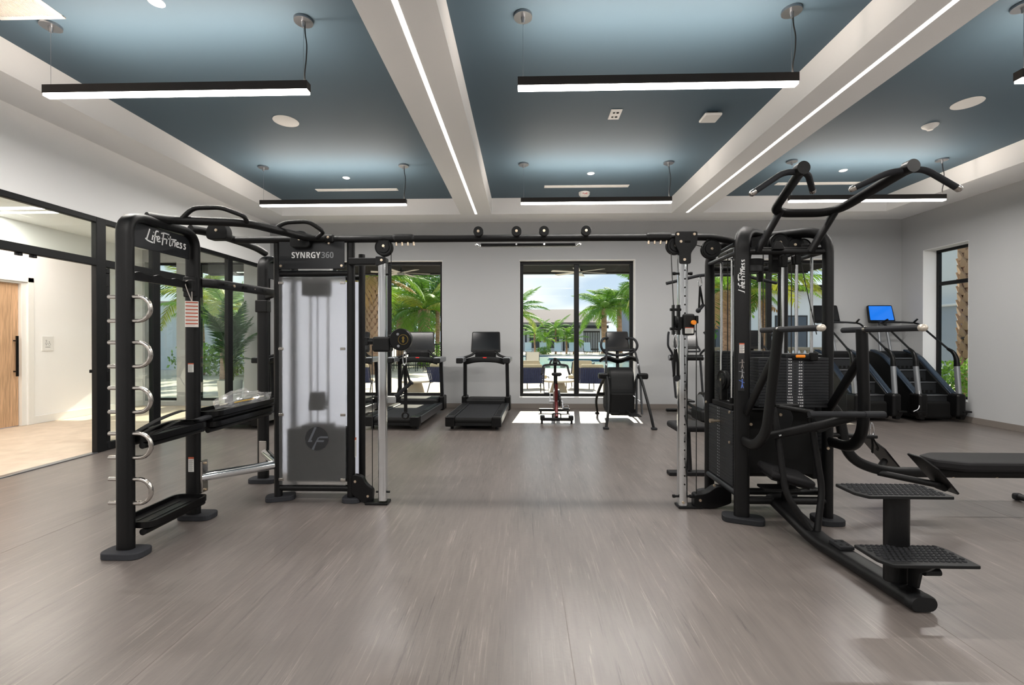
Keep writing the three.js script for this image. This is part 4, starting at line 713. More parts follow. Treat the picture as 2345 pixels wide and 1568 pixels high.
// ------------------------------------------------------------------ cardio machines along the windows
const scr = (draw) => std('#ffffff', .08, 0, { map: canvasTex(256, 160, draw) });
const screenOff = std('#0e1013', .12), screenBlue = new THREE.MeshStandardMaterial({ color: '#0b2f63', roughness: .12, emissive: '#1b6fd6', emissiveIntensity: .55 });
function consolePart(p, name, w, h, x, y, z, tilt, sm, yaw = 0) {
  const g = new THREE.Group(); g.rotation.set(tilt, yaw, 0, 'YXZ');
  const c = mesh(name, plate(roundOutline([[-w / 2 - .005, -h / 2], [w / 2 + .005, -h / 2], [w / 2 - .012, h / 2], [-w / 2 + .012, h / 2]], .03), 'xy', -.028, .02, .008), MAT.satin, p, [x, y, z]);
  c.rotation.copy(g.rotation);
  mesh('screen', plate(roundOutline([[-w / 2 + .02, -h / 2 + .05], [w / 2 - .02, -h / 2 + .05], [w / 2 - .03, h / 2 - .02], [-w / 2 + .03, h / 2 - .02]], .012), 'xy', .02, .0215), sm, c);
  return c;
}
function treadmill(x, z, turn, label) {
  const t = thing('treadmill', label, 'treadmill', [x, 0, z], 'treadmills in a row by the windows', turn);
  for (const s of [-1, 1]) {
    mesh('side_rail', rb(s * .305, s * .435, .09, .215, -.75, .86, .02), MAT.dgrey, t);
    const ft = mesh('foot_strip', rb(s * .325, s * .415, .214, .222, -.55, .8, .003), MAT.plastic, t);
    mesh('grip_rib', join(Array.from({ length: 9 }, (_, i) => box(s * .335, s * .405, .2215, .2245, .3 + i * .05, .32 + i * .05))), MAT.rubber, ft);
    mesh('rail_trim', rb(s * .435, s * .445, .1, .212, -.72, .85, .003), MAT.brushed, t);
    mesh('rear_cap', rb(s * .29, s * .44, .06, .22, .84, .97, .02), MAT.satin, t);
    mesh('rail_foot', cylY(.025, .06, s * .36, .03, .8, 12), MAT.rubber, t);
    mesh('upright_base', rb(s * .37, s * .47, .06, .34, -.95, -.66, .03), MAT.satin, t);
    mesh('upright', sweep([V(s * .415, .3, -.78), V(s * .405, 1.02, -.72)], stad(.11, .065), [0, 0, 1]), MAT.frame, t);
    mesh('upright_trim', sweep([V(s * .449, .3, -.78), V(s * .439, 1.02, -.72)], rrect(.05, .004, .0015), [0, 0, 1]), MAT.silver, t);
    mesh('side_handle', rb(s * .36, s * .5, 1.0, 1.1, -.76, -.28, .025), MAT.silver, t);
    mesh('handle_grip', rb(s * .37, s * .49, .985, 1.085, -.3, -.2, .02), MAT.plastic, t);
    mesh('console_arm', sweep(bend([[s * .40, 1.08, -.5], [s * .27, 1.12, -.58], [s * .17, 1.2, -.66]], .06), stad(.07, .045), [0, 0, 1]), MAT.plastic, t);
  }
  mesh('belt', rb(-.3, .3, .17, .2, -.62, .9, .012), MAT.rubber, t);
  mesh('rear_roller', cylX(.045, .6, 0, .15, .9, 20), MAT.matte, t);
  mesh('rear_panel', rb(-.3, .3, .07, .13, .86, .93, .01), MAT.plastic, t);
  mesh('motor_hood', rb(-.38, .38, .08, .3, -.98, -.58, .05), MAT.plastic, t);
  mesh('cross_grip', sweep(smooth([[-.37, 1.0, -.6], [-.2, 1.04, -.55], [0, 1.05, -.54], [.2, 1.04, -.55], [.37, 1.0, -.6]], 20), stad(.11, .05), [0, 1, 0]), MAT.plastic, t);
  mesh('stop_button', rb(-.035, .035, 1.07, 1.09, -.525, -.51, .005), std('#c8201c', .4), t);
  mesh('console_neck', rb(-.2, .2, 1.08, 1.2, -.72, -.6, .02), MAT.satin, t);
  consolePart(t, 'console', .56, .4, 0, 1.375, -.70, -.18, screenOff);
  return t;
}
treadmill(-.765, -7.85, -.035, 'treadmill standing before the blank wall between two windows');
treadmill(-2.04, -7.85, -.035, 'treadmill behind the left cable column');
treadmill(-3.3, -7.85, -.035, 'treadmill mostly hidden behind the frosted weight tower');
treadmill(-4.56, -7.85, -.035, 'treadmill seen below the rig trays beside the glazed partition');
{ // spin bike
  const b = thing('spin_bike', 'black and red spin bike in front of the middle window', 'exercise bike', [.56, 0, -8.05], undefined, -.03);
  mesh('rear_stabilizer', join(rb(-.27, .27, .05, .1, .48, .55, .01), rb(-.28, -.2, .06, .14, .46, .57, .015), rb(.2, .28, .06, .14, .46, .57, .015)), MAT.satin, b);
  mesh('front_stabilizer', rb(-.3, .3, .04, .09, -.62, -.55, .01), MAT.satin, b);
  for (const [x, z] of [[-.25, .51], [.25, .51], [-.26, -.58], [.26, -.58]]) mesh('levelling_foot', cylY(.02, .05, x, .025, z, 10), MAT.rubber, b);
  mesh('carry_handle', pipe([[-.07, .1, .5], [-.07, .17, .5], [.07, .17, .5], [.07, .1, .5]], .011, .03), MAT.satin, b);
  mesh('main_frame', sweep(bend([[.0, .1, .5], [0, .28, .35], [0, .45, .1], [0, .42, -.3], [0, .1, -.57]], .15), stad(.1, .055), [0, 1, 0]), MAT.red, b);
  mesh('seat_tube', sweep([V(0, .32, .28), V(0, .66, .38)], stad(.09, .05), [0, 0, 1]), MAT.red, b);
  mesh('seat_post', sweep([V(0, .64, .375), V(0, .8, .42)], rrect(.04, .03, .005), [0, 0, 1]), MAT.satin, b);
  mesh('saddle', sweep(smooth([[0, .82, .54], [0, .835, .48], [0, .825, .4], [0, .82, .3]], 14), stad(.17, .05), [1, 0, 0], (t) => t < .15 ? .75 : t < .45 ? 1 : 1 - .62 * (t - .45) / .55), MAT.pad, b);
  mesh('head_tube', sweep([V(0, .42, -.28), V(0, .95, -.2)], stad(.08, .05), [0, 0, 1]), MAT.satin, b);
  mesh('handlebar', join(pipe([[0, .96, -.2], [-.1, .96, -.16], [-.22, .95, -.12], [-.235, .85, -.0], [-.25, .80, .05]], .02, .05), pipe([[0, .96, -.2], [.1, .96, -.16], [.22, .95, -.12], [.235, .85, -.0], [.25, .80, .05]], .02, .05), pipe([[-.1, .96, -.17], [-.08, 1.0, -.3], [-.06, 1.04, -.34]], .018, .03), pipe([[.1, .96, -.17], [.08, 1.0, -.3], [.06, 1.04, -.34]], .018, .03)), MAT.rubber, b);
  mesh('bottle_holder', join(new THREE.TorusGeometry(.045, .008, 8, 18).rotateX(Math.PI / 2).translate(-.14, .92, -.15), new THREE.TorusGeometry(.045, .008, 8, 18).rotateX(Math.PI / 2).translate(.14, .92, -.15)), MAT.satin, b);
  consolePart(b, 'console', .09, .11, 0, 1.03, -.2, -.4, screenOff);
  mesh('flywheel', wheelX(.22, .05), MAT.brushed, b, [0, .34, -.35]);
  mesh('chain_guard', plate(roundOutline([[-.45, .2], [.2, .22], [.22, .42], [-.45, .5]], .1), 'zy', .05, .09, .01), MAT.plastic, b);
  mesh('crank', join(rod([-.1, .32, .1], [-.1, .44, .0], .012), rod([.12, .32, .1], [.12, .2, .2], .012), cylX(.02, .24, 0, .32, .1, 12)), MAT.brushed, b);
  for (const [x, y, z] of [[-.16, .44, 0], [.18, .2, .2]]) { mesh('pedal', rb(x - .05, x + .05, y - .015, y + .015, z - .05, z + .05, .008), MAT.satin, b); mesh('toe_cage', join(pipe([[x - .04, y, z - .04], [x - .045, y + .05, z - .08], [x, y + .06, z - .1], [x + .045, y + .05, z - .08], [x + .04, y, z - .04]], .006, .02), rb(x - .045, x + .045, y + .015, y + .03, z, z + .02, .003)), MAT.silver, b); }
}
{ // arc trainer in front of the middle window
  const e = thing('arc_trainer', 'black arc trainer with looped handlebar at the right of middle window', 'cross trainer', [1.68, 0, -7.85], undefined, -.02);
  for (const s of [-1, 1]) {
    mesh('rear_leg', sweep(smooth([[s * .37, .03, .77], [s * .325, .3, .7], [s * .29, .6, .5], [s * .28, .78, .3]], 16), stad(.06, .04), [0, 0, 1]), MAT.frame, e);
    mesh('front_leg', sweep(smooth([[s * .3, .03, -.7], [s * .34, .3, -.55], [s * .30, .62, -.2], [s * .27, .78, .1]], 16), stad(.06, .04), [0, 0, 1]), MAT.frame, e);
    mesh('leg_foot', join(rbox(.09, .035, .07, .012, s * .375, .018, .78), rbox(.08, .035, .06, .012, s * .3, .018, -.72)), MAT.rubber, e);
    mesh('pivot_cap', rbox(.17, .1, .15, .03, s * .33, .80, .22), MAT.satin, e);
    mesh('side_grip', sweep(smooth([[s * .29, .8, .22], [s * .27, 1.0, .15], [s * .25, 1.18, .05], [s * .22, 1.27, .02]], 14), circ(.018, 12)), MAT.rubber, e);
    mesh('grip_sleeve', rod([s * .275, .93, .17], [s * .268, 1.0, .15], .021), MAT.brushed, e);
    mesh('swing_arm', join(sweep([V(s * .23, .78, .22), V(s * .22, .18, .12 + s * .14)], stad(.055, .03), [0, 0, 1]), sweep([V(s * .29, .78, .22), V(s * .27, .18, .3 + s * .14)], stad(.05, .03), [0, 0, 1])), MAT.dgrey, e);
    mesh('foot_pedal', join(rb(s * .06, s * .25, .15, .17, -.02 + s * .14, .36 + s * .14, .01), rb(s * .05, s * .07, .15, .22, -.02 + s * .14, .36 + s * .14, .01), rb(s * .06, s * .25, .15, .22, -.04 + s * .14, -.02 + s * .14, .01)), MAT.plastic, e);
  }
  mesh('drive_cover', plate(roundOutline([[-.55, .12], [.12, .12], [.18, .5], [.1, .86], [-.05, .94], [-.4, .9], [-.55, .6]], .12), 'zy', -.22, .22, .04), MAT.plastic, e);
  mesh('belly_panel', rb(-.2, .2, .12, .5, .06, .2, .03), MAT.matte, e);
  mesh('cross_bar', rod([-.34, .42, -.4], [.34, .42, -.4], .03), MAT.satin, e);
  mesh('link_rod', rod([.12, .52, .1], [.3, .35, .34], .01), MAT.brushed, e);
  mesh('mast', rod([0, .88, -.25], [0, 1.3, -.32], .03), MAT.satin, e);
  mesh('accessory_tray', sweep(smooth([[-.32, 1.06, -.1], [-.2, 1.09, -.18], [0, 1.04, -.16], [.2, 1.09, -.18], [.32, 1.06, -.1]], 18), stad(.12, .045), [0, .4, 1]), MAT.plastic, e);
  mesh('handlebar_loop', pipe([[-.17, 1.45, -.3], [-.29, 1.44, -.18], [-.33, 1.3, -.1], [-.26, 1.19, -.14], [0, 1.13, -.22], [.26, 1.19, -.14], [.33, 1.3, -.1], [.29, 1.44, -.18], [.17, 1.45, -.3]], .022, .08), MAT.rubber, e);
  mesh('lower_grip', pipe([[-.28, 1.24, -.12], [0, 1.22, -.24], [.28, 1.24, -.12]], .018, .05), MAT.rubber, e);
  consolePart(e, 'console', .42, .34, 0, 1.4, -.32, -.2, screenOff);
}
function crossTrainer(x, z, label) {
  const e = thing('elliptical_trainer', label, 'cross trainer', [x, 0, z], 'elliptical trainers by the wall', 0);
  mesh('base_rail', join(rb(-.06, .06, .05, .11, -.6, 1.0, .02), rb(-.3, .3, .02, .08, -.65, -.57, .02), rb(-.34, .34, .02, .08, .95, 1.03, .02)), MAT.satin, e);
  mesh('flywheel_drum', cylX(.2, .32, 0, .36, .75, 28), MAT.satin, e);
  mesh('drum_cap', join(cylX(.16, .36, 0, .36, .75, 28)), MAT.silver, e);
  mesh('rear_cover', rb(-.26, .26, .1, .3, .55, 1.02, .05), MAT.plastic, e);
  mesh('mast', sweep(bend([[0, .1, -.5], [0, .7, -.45], [0, 1.25, -.4]], .2), stad(.12, .09), [0, 0, 1]), MAT.satin, e);
  mesh('pivot_drum', cylX(.055, .62, 0, 1.08, -.38, 24), MAT.plastic, e);
  mesh('pivot_cap', join(cylX(.05, .02, -.315, 1.08, -.38, 20), cylX(.05, .02, .315, 1.08, -.38, 20)), MAT.silver, e);
  for (const s of [-1, 1]) {
    mesh('swing_lever', pipe([[s * .25, .35, -.2], [s * .26, 1.05, -.36], [s * .26, 1.16, -.36], [s * .38, 1.3, -.25], [s * .36, 1.5, -.3], [s * .33, 1.56, -.36]], .02, .06), MAT.rubber, e);
    mesh('pedal_arm', join(rod([s * .25, .36, -.2], [s * .2, .28, .6], .025), rb(s * .1, s * .28, .33, .36, .0, .35, .012)), MAT.satin, e);
  }
  mesh('fixed_grip', pipe([[-.18, 1.3, -.28], [-.2, 1.2, -.18], [.2, 1.2, -.18], [.18, 1.3, -.28]], .016, .05), MAT.rubber, e);
  consolePart(e, 'console', .44, .36, 0, 1.42, -.4, -.2, screenOff);
  return e;
}
crossTrainer(3.06, -8.15, 'elliptical trainer seen behind the right cable column'); crossTrainer(4.28, -8.15, 'elliptical trainer seen between the tower posts');
function climber(x, z, label, sm) {
  const c = thing('stair_climber', label, 'stair climber', [x, 0, z], 'stair climbers by the right wall'); c.scale.z = .88;
  for (const s of [-1, 1]) {
    mesh('side_shroud', plate(roundOutline([[-.75, .08], [.55, .08], [.66, .2], [.66, .42], [-.2, 1.12], [-.5, 1.2], [-.78, 1.14]], .07), 'zy', s * .29 - .045, s * .29 + .045, .015), MAT.plastic, c);
    mesh('shroud_rail', sweep(bend([[s * .315, .46, .62], [s * .315, 1.13, -.2], [s * .315, 1.215, -.5]], .12), stad(.11, .035), [1, 0, 0]), std('#27323f', .25, .4), c);
    mesh('rear_housing', rb(s * .24, s * .39, .1, .5, .5, .78, .05), MAT.satin, c);
    mesh('rail_post', sweep([V(s * .335, .45, .68), V(s * .345, 1.0, .62)], stad(.1, .06), [0, 0, 1]), MAT.silver, c);
    mesh('post_joint', sweep(smooth([[s * .345, .96, .625], [s * .345, 1.1, .61], [s * .34, 1.2, .55], [s * .33, 1.26, .45]], 12), stad(.1, .062), [0, 0, 1], (t) => 1.05 - .55 * t), MAT.satin, c);
    mesh('handrail', pipe([[s * .33, 1.25, .47], [s * .32, 1.72, -.2], [s * .3, 1.74, -.05 - .25], [s * .27, 1.8, -.16]], .017, .08), MAT.frame, c);
    mesh('foot_peg', join(rb(s * .32, s * .46, .18, .21, .68, .8, .01), plate(roundOutline([[s * .3, .06], [s * .36, .06], [s * .42, .18], [s * .3, .2]], .01), 'xy', .66, .76, .004)), MAT.satin, c);
  }
  mesh('base', rb(-.3, .3, .05, .35, -.7, .62, .05), MAT.matte, c);
  for (let i = 0; i < 4; i++) {
    const y = .46 + i * .205, z = .56 - i * .235, st = mesh('stair_tread', join(rb(-.245, .245, y - .02, y, z - .235, z, .006)), MAT.dgrey, c);
    mesh('stair_riser', rb(-.245, .245, y - .2, y - .02, z - .03, z - .012, .004), MAT.dgrey, st);
    mesh('riser_slots', join([-.16, -.08, 0, .08, .16].map((x) => box(x - .022, x + .022, y - .19, y - .145, z - .012, z - .0105))), MAT.matte, st);
    mesh('nosing', rb(-.245, .245, y - .014, y + .004, z - .012, z + .004, .003), MAT.brushed, st);
  }
  mesh('comb_guard', join(rb(-.25, .25, .12, .27, .56, .6, .01), ...[-.2, -.1, 0, .1, .2].map((x) => rb(x - .03, x + .03, .25, .31, .55, .6, .01))), MAT.satin, c);
  mesh('front_hood', rb(-.3, .3, .9, 1.2, -.75, -.4, .06), MAT.plastic, c);
  mesh('mast', join(sweep([V(-.1, 1.15, -.6), V(-.07, 1.8, -.72)], stad(.06, .04), [0, 0, 1]), sweep([V(.1, 1.15, -.6), V(.07, 1.8, -.72)], stad(.06, .04), [0, 0, 1])), MAT.silver, c);
  mesh('front_grip', pipe([[-.3, 1.74, -.3], [-.2, 1.76, -.45], [.2, 1.76, -.45], [.3, 1.74, -.3]], .018, .08), MAT.rubber, c);
  mesh('control_deck', sweep(smooth([[-.24, 1.76, -.55], [0, 1.77, -.62], [.24, 1.76, -.55]], 12), stad(.14, .035), [0, 0, 1]), MAT.satin, c);
  consolePart(c, 'console', .5, .36, -.02, 1.93, -.72, -.25, sm);
}
climber(7.1, -8.43, 'stair climber nearest the right wall, with glowing blue screen', screenBlue);
climber(6.03, -8.43, 'stair climber next to the tower, partly hidden by dip arms', screenOff);
{ // power cable on the right climber
  single('power_cable', 'thin pale cable hanging between the two stair climbers', 'cable', sweep(smooth([[6.735, .55, -7.79], [6.735, .38, -7.78], [6.7, .25, -7.76], [6.6, .2, -7.74]], 18), circ(.007, 8)), std('#b9bcc0', .5), undefined, [6.68, .2, -7.76]);
}
// ------------------------------------------------------------------ outdoors: patio, pool, palms, houses
MAT.concrete = (() => { const t = noiseTex(512, (u, v) => { const n = fbm(u * 32, v * 32, 4, 32, 32) - .5; return [206 + n * 30, 196 + n * 30, 184 + n * 30]; }, true); return std('#ffffff', .85, 0, { map: t }); })();
MAT.soffit = dark('#161312', .85, 0, { specularIntensity: .2 }); MAT.stucco = std('#c9cdd2', .9); MAT.stuccoBlue = std('#8b97a6', .9); MAT.roofTile = std('#5f5560', .85); MAT.dark = std('#25262a', .7);
MAT.navy = std('#232b4f', .75); MAT.cream = std('#d8c9ad', .9); MAT.sling = std('#c3d3da', .8); MAT.pedestal = std('#a39a8e', .85);
const PZ0 = -22.7, PZ1 = -43, PX0 = -1.5, PX1 = 13;
structure('ground', uvBox(plate(rect(-45, 45, -90, -9.45), 'xz', -.25, -.005, 0, [roundOutline(rect(PX0, PX1, PZ1, PZ0), 2.5, 8).reverse()]), .3), MAT.concrete);
structure('ground_001', box(XR + .25, 45, -.25, -.005, -9.45, 6), std('#6f6a5d', .95));
{
  const w = MAT.aqua = std('#58d6e0', .6), pool = placed('swimming_pool', 'turquoise swimming pool beyond the patio, seen through the middle window', 'pool', [6, -1.2, -33]);
  mesh('basin', join(box(PX0 - .3, PX1 + .3, -1.35, -1.25, PZ1 - .3, PZ0 + .3)), w, pool);
  mesh('basin_wall', plate(roundOutline(rect(PX0 - .2, PX1 + .2, PZ1 - .2, PZ0 + .2), 2.6, 8), 'xz', -1.3, -.26, 0, [roundOutline(rect(PX0, PX1, PZ1, PZ0), 2.5, 8).reverse()]), w, pool);
  mesh('tile_band', plate(roundOutline(rect(PX0 - .01, PX1 + .01, PZ1 - .01, PZ0 + .01), 2.5, 8), 'xz', -.25, -.03, 0, [roundOutline(rect(PX0 + .02, PX1 - .02, PZ1 + .02, PZ0 - .02), 2.5, 8).reverse()]), std('#2f4e6e', .4), pool);
  mesh('water', plate(roundOutline(rect(PX0 + .02, PX1 - .02, PZ1 + .02, PZ0 - .02), 2.5, 8), 'xz', -.13, -.12), phys({ color: '#a8ecee', roughness: .12, transmission: 1, thickness: 0, ior: 1.07 }), pool);
  const sh = mesh('shelf_wall', plate(roundOutline([[2.2, -38], [10, -38], [11, -34.6], [8, -33.2], [4, -33.2], [1.8, -34.8]], 1.6, 8), 'xz', -1.25, .02), std('#3b5a7a', .4), pool);
  mesh('shelf_coping', plate(roundOutline([[2.1, -38.1], [10.1, -38.1], [11.1, -34.6], [8, -33.05], [4, -33.05], [1.7, -34.8]], 1.6, 8), 'xz', .02, .08), MAT.concrete, sh);
}
structure('canopy_roof', box(-9, XR + .2, 3.3, 3.55, -12.5, -9.45), MAT.soffit);
structure('canopy_roof_001', box(-9, XR + .2, 3.27, 3.6, -12.62, -12.48), MAT.dark);
for (const [x, z, l] of [[1.35, -11.1, 'pale ceiling fan outside above the middle window view'], [-3.1, -11.1, 'pale ceiling fan outside above the left window view']]) {
  const f = thing('ceiling_fan', l, 'fan', [x, 3.1, z], 'patio ceiling fans', .3);
  mesh('hub', join(cylY(.09, .09, 0, .02, 0, 20), cylY(.02, .15, 0, .13, 0, 10)), MAT.silver, f);
  const blade = plate(roundOutline([[.08, -.05], [.72, -.075], [.72, .075], [.08, .05]], .03), 'xz', 0, .012, .002);
  for (let k = 0; k < 6; k++) { const b = mesh('blade', blade, std('#b9b4ad', .5), f); b.rotation.set(.12, k * Math.PI / 3, 0, 'YXZ'); }
}
// patio furniture
MAT.woven = (() => { const t = noiseTex(64, (u, v) => { const a = (u * 4) % 1, b = (v * 4) % 1; return a > .34 && a < .66 && b > .34 && b < .66 ? 0 : 255; }); const c = std('#232b4f', .75, 0, { alphaMap: rep(t, 3, 3), alphaTest: .5, side: THREE.DoubleSide, transparent: true }); return c; })();
function loungeChair(x, z, turn, label) { // back towards -z local face +z
  const c = thing('lounge_chair', label, 'chair', [x, 0, z], 'navy woven patio chairs', turn);
  mesh('back', new THREE.BoxGeometry(.66, .42, .006).rotateX(-.35).translate(0, .52, -.36), MAT.woven, c);
  mesh('seat', rbox(.64, .03, .62, .012).rotateX(.08).translate(0, .3, .0), MAT.navy, c);
  mesh('seat_cushion', rbox(.58, .09, .58, .04).rotateX(.08).translate(0, .36, .02), MAT.cream, c);
  mesh('back_cushion', rbox(.58, .42, .1, .045).rotateX(-.35).translate(0, .6, -.27), MAT.cream, c);
  for (const s of [-1, 1]) { mesh('side_frame', pipe([[s * .34, 0, .3], [s * .34, .34, .28], [s * .34, .28, -.24], [s * .34, .74, -.45]], .013, .04, 8), MAT.dark, c); mesh('rear_leg', rod([s * .34, .3, -.25], [s * .34, 0, -.4], .013, 8), MAT.dark, c); }
}
loungeChair(.13, -11.7, Math.PI + .1, 'navy woven patio chair at lower left of the middle window view'); loungeChair(1.75, -11.7, Math.PI - .1, 'navy woven patio chair behind the arc trainer in the middle window');
loungeChair(.3, -13.3, .35, 'navy patio chair beyond the concrete table, left side'); loungeChair(1.65, -13.3, -.35, 'navy patio chair beyond the concrete table, right side');
loungeChair(-4.35, -11.7, Math.PI + .1, 'navy woven patio chair seen beside the left steel column'); loungeChair(-2.1, -11.9, Math.PI - .4, 'navy woven patio chair at the right edge of the left window');
for (const [x, z, l] of [[.93, -12.2, 'round concrete patio table in the middle window view'], [-2.95, -12.0, 'round concrete patio table in the left window view']]) {
  const t = thing('patio_table', l, 'table', [x, 0, z], 'round concrete patio tables');
  mesh('table_top', cylY(.46, .045, 0, .315, 0, 40), MAT.concrete, t); mesh('pedestal', cylY(.24, .3, 0, .15, 0, 28, .15), MAT.pedestal, t);
}
function slingChair(x, z, turn, label) {
  const c = thing('sling_chair', label, 'chair', [x, 0, z], 'white sling dining chairs', turn);
  mesh('sling', join(rbox(.5, .5, .01, .004).rotateX(-.2).translate(0, .72, -.24), rbox(.5, .01, .46, .004).translate(0, .44, .02)), std('#d9d5cb', .85), c);
  for (const s of [-1, 1]) mesh('side_frame', join(pipe([[s * .26, 0, .25], [s * .26, .62, .22], [s * .26, .62, -.18], [s * .26, 0, -.3]], .013, .05, 8), rod([s * .26, .4, -.16], [s * .26, .98, -.3], .013, 8)), MAT.dark, c);
}
slingChair(.28, -17.5, Math.PI + .15, 'pale sling chair standing near the pool edge');
for (let i = 0; i < 7; i++) {
  const x = .4 + i * 1.55, l = ['leftmost', 'second from left', 'third from left', 'fourth from left', 'fifth from left', 'sixth from left', 'rightmost'][i];
  const c = thing('sun_lounger', `pale blue sun lounger across the pool, ${l} of the row`, 'sun lounger', [x, 0, -46.5], 'sun loungers across the pool', 0);
  mesh('bed', rbox(.7, .06, 1.3, .02, 0, .34, .2), MAT.sling, c); mesh('backrest', rbox(.7, .95, .05, .02).rotateX(-.35).translate(0, .78, -.6), MAT.sling, c);
  for (const [a, b] of [[-.3, .75], [.3, .75], [-.3, -.4], [.3, -.4]]) mesh('leg', cylY(.02, .33, a, .165, b, 8), MAT.dark, c);
}
for (let i = 0; i < 3; i++) { const x = -5.9 + i * .75, c = thing('bar_stool', `black outdoor bar stool in the left window view, ${['left', 'centre', 'right'][i]} of three`, 'stool', [x, 0, -20.3], 'black outdoor stools'); mesh('seat', rbox(.42, .05, .42, .02, 0, .62, 0), MAT.dark, c); for (const [a, b] of [[-1, -1], [1, -1], [-1, 1], [1, 1]]) mesh('leg', rod([a * .16, .6, b * .16], [a * .2, 0, b * .2], .016, 8), MAT.dark, c); }
// leaves
const leafMat = (c) => phys({ color: c, roughness: .75, transmission: .35, thickness: 0, side: THREE.DoubleSide });
const LEAF = { green: leafMat('#5f8a2c'), deep: leafMat('#3f6a2a'), yellow: leafMat('#a9b03a'), lime: leafMat('#86b03c'), dry: leafMat('#b08a52'), indoor: leafMat('#2f5a2c') };
function frondGeo(L, pairs, wide, droop, sd) {
  seed = sd; const pos = [], nrm = [], P = (t) => V(t * L * (1 - .18 * t * droop), L * (.42 * t - droop * .62 * t * t), 0);
  const tri = (a, b, c) => { pos.push(a.x, a.y, a.z, b.x, b.y, b.z, c.x, c.y, c.z); };
  for (let i = 0; i < 14; i++) { const a = P(i / 14), b = P((i + 1) / 14), w = .022 * L * .5 * (1 - i / 15), o = V(0, 0, w), u = V(0, w, 0); tri(a.clone().add(o), b.clone().add(o), a.clone().sub(o)); tri(b.clone().add(o), b.clone().sub(o), a.clone().sub(o)); tri(a.clone().add(u), b.clone().add(u), a.clone().sub(u)); tri(b.clone().add(u), b.clone().sub(u), a.clone().sub(u)); }
  for (let i = 0; i < pairs; i++) for (const s of [-1, 1]) {
    const t = .12 + .88 * (i + rnd() * .6) / pairs, a = P(t), d = P(Math.min(1, t + .03)).sub(P(t - .03)).normalize(), ll = L * wide * Math.sin(Math.PI * Math.min(.97, .18 + t * .8)) * rr(.85, 1.1), w = .5 * L / pairs * .75;
    const dir = V(d.x * .75, d.y * .75 - .12 - .28 * rnd(), s * .8).normalize(), m = a.clone().addScaledVector(dir, ll * .5).add(V(0, .03 * ll, 0)), tip = a.clone().addScaledVector(dir, ll).add(V(0, -.16 * ll, 0));
    const n = d.clone().multiplyScalar(w);
    tri(a.clone().sub(n), a.clone().add(n), m.clone().add(n)); tri(a.clone().sub(n), m.clone().add(n), m.clone().sub(n)); tri(m.clone().sub(n), m.clone().add(n), tip);
  }
  const g = new THREE.BufferGeometry(); g.setAttribute('position', new THREE.Float32BufferAttribute(pos, 3)); g.setAttribute('uv', new THREE.Float32BufferAttribute(new Float32Array(pos.length / 3 * 2), 2)); g.computeVertexNormals(); return g;
}
const FR = [frondGeo(1, 34, .24, .9, 11), frondGeo(1, 30, .27, 1.25, 22), frondGeo(1, 36, .2, .55, 33)];
MAT.bark = (() => { const t = noiseTex(256, (u, v) => { const n = fbm(u * 16, v * 16, 3, 16, 16); return [120 + n * 90, 92 + n * 80, 74 + n * 70]; }, true); return std('#ffffff', .95, 0, { map: rep(t, 2, 2) }); })();
const bootGeo = plate([[-.5, 0], [.5, 0], [.34, .55], [0, .95], [-.34, .55]], 'xy', 0, .35, .05);
function palm(x, z, h, L, n, label, { r = .2, mats = [LEAF.green, LEAF.lime, LEAF.yellow], rough = false, dry = 0, name = 'palm_tree' } = {}) {
  const p = thing(name, label, 'palm tree', [x, -.01, z], 'palm trees outside'); seed = Math.floor(Math.abs(x * 977 + z * 131)) + 7;
  mesh('trunk', sweep(smooth([[0, 0, 0], [.03, h * .3, .02], [-.02, h * .7, 0], [0, h, 0]], 12), circ(r, 14), [1, 0, 0], (t) => 1.15 - .25 * t), MAT.bark, p);
  if (rough) { // old frond boots on the trunk
    const rows = Math.floor(h / (r * .62)); const bs = [];
    for (let i = 0; i < rows; i++) for (let k = 0; k < 9; k++) { const a = (k + (i % 2) * .5) / 9 * 2 * Math.PI + rnd() * .2, b = bootGeo.clone().scale(r * .75, r * .95, r * .5).rotateX(.28).translate(0, i * r * .62, r * .92).rotateY(a); bs.push(b); }
    const m = mesh('frond_boots', join(bs), std('#a98d74', .95), p); m.userData.kind = 'stuff';
  }
  for (let i = 0; i < n; i++) {
    const t = i / n, a = i * 2.399, pitch = 1.15 - 1.75 * t + rr(-.12, .12), f = mesh('frond', FR[(i * 7) % 3 === 0 ? 2 : t > .5 ? 1 : 0], t > 1 - dry ? LEAF.dry : mats[i % mats.length], p);
    f.position.set(0, h - .1 + .1 * (1 - t), 0); f.rotation.set(rr(-.4, .4), a, pitch * .62, 'YZX'); f.scale.setScalar(L * rr(.85, 1.1));
  }
  return p;
}
// left window
palm(-6.35, -18.6, 4.1, 3.1, 26, 'thick date palm with rough trunk behind the left steel column', { r: .27, rough: true, dry: .15 });
palm(-8.1, -21, 3.3, 2.8, 20, 'smaller date palm at the left edge of the left window', { r: .22, rough: true, dry: .2 });
palm(-5.55, -24.5, 3.15, 3.6, 24, 'palm with long arching yellow-green fronds in left window', { r: .26, rough: true, mats: [LEAF.yellow, LEAF.lime, LEAF.green] });
palm(-7.6, -27, 3.2, 3.2, 20, 'palm in the second row, between the two rough trunks', { r: .2 });
palm(-9.6, -26, 4.6, 3.4, 20, 'tall palm at far left behind the date palms', { r: .2 });
palm(-4.6, -31, 2.9, 3.2, 18, 'palm behind the arching fronds, right part of left window', { r: .18 });
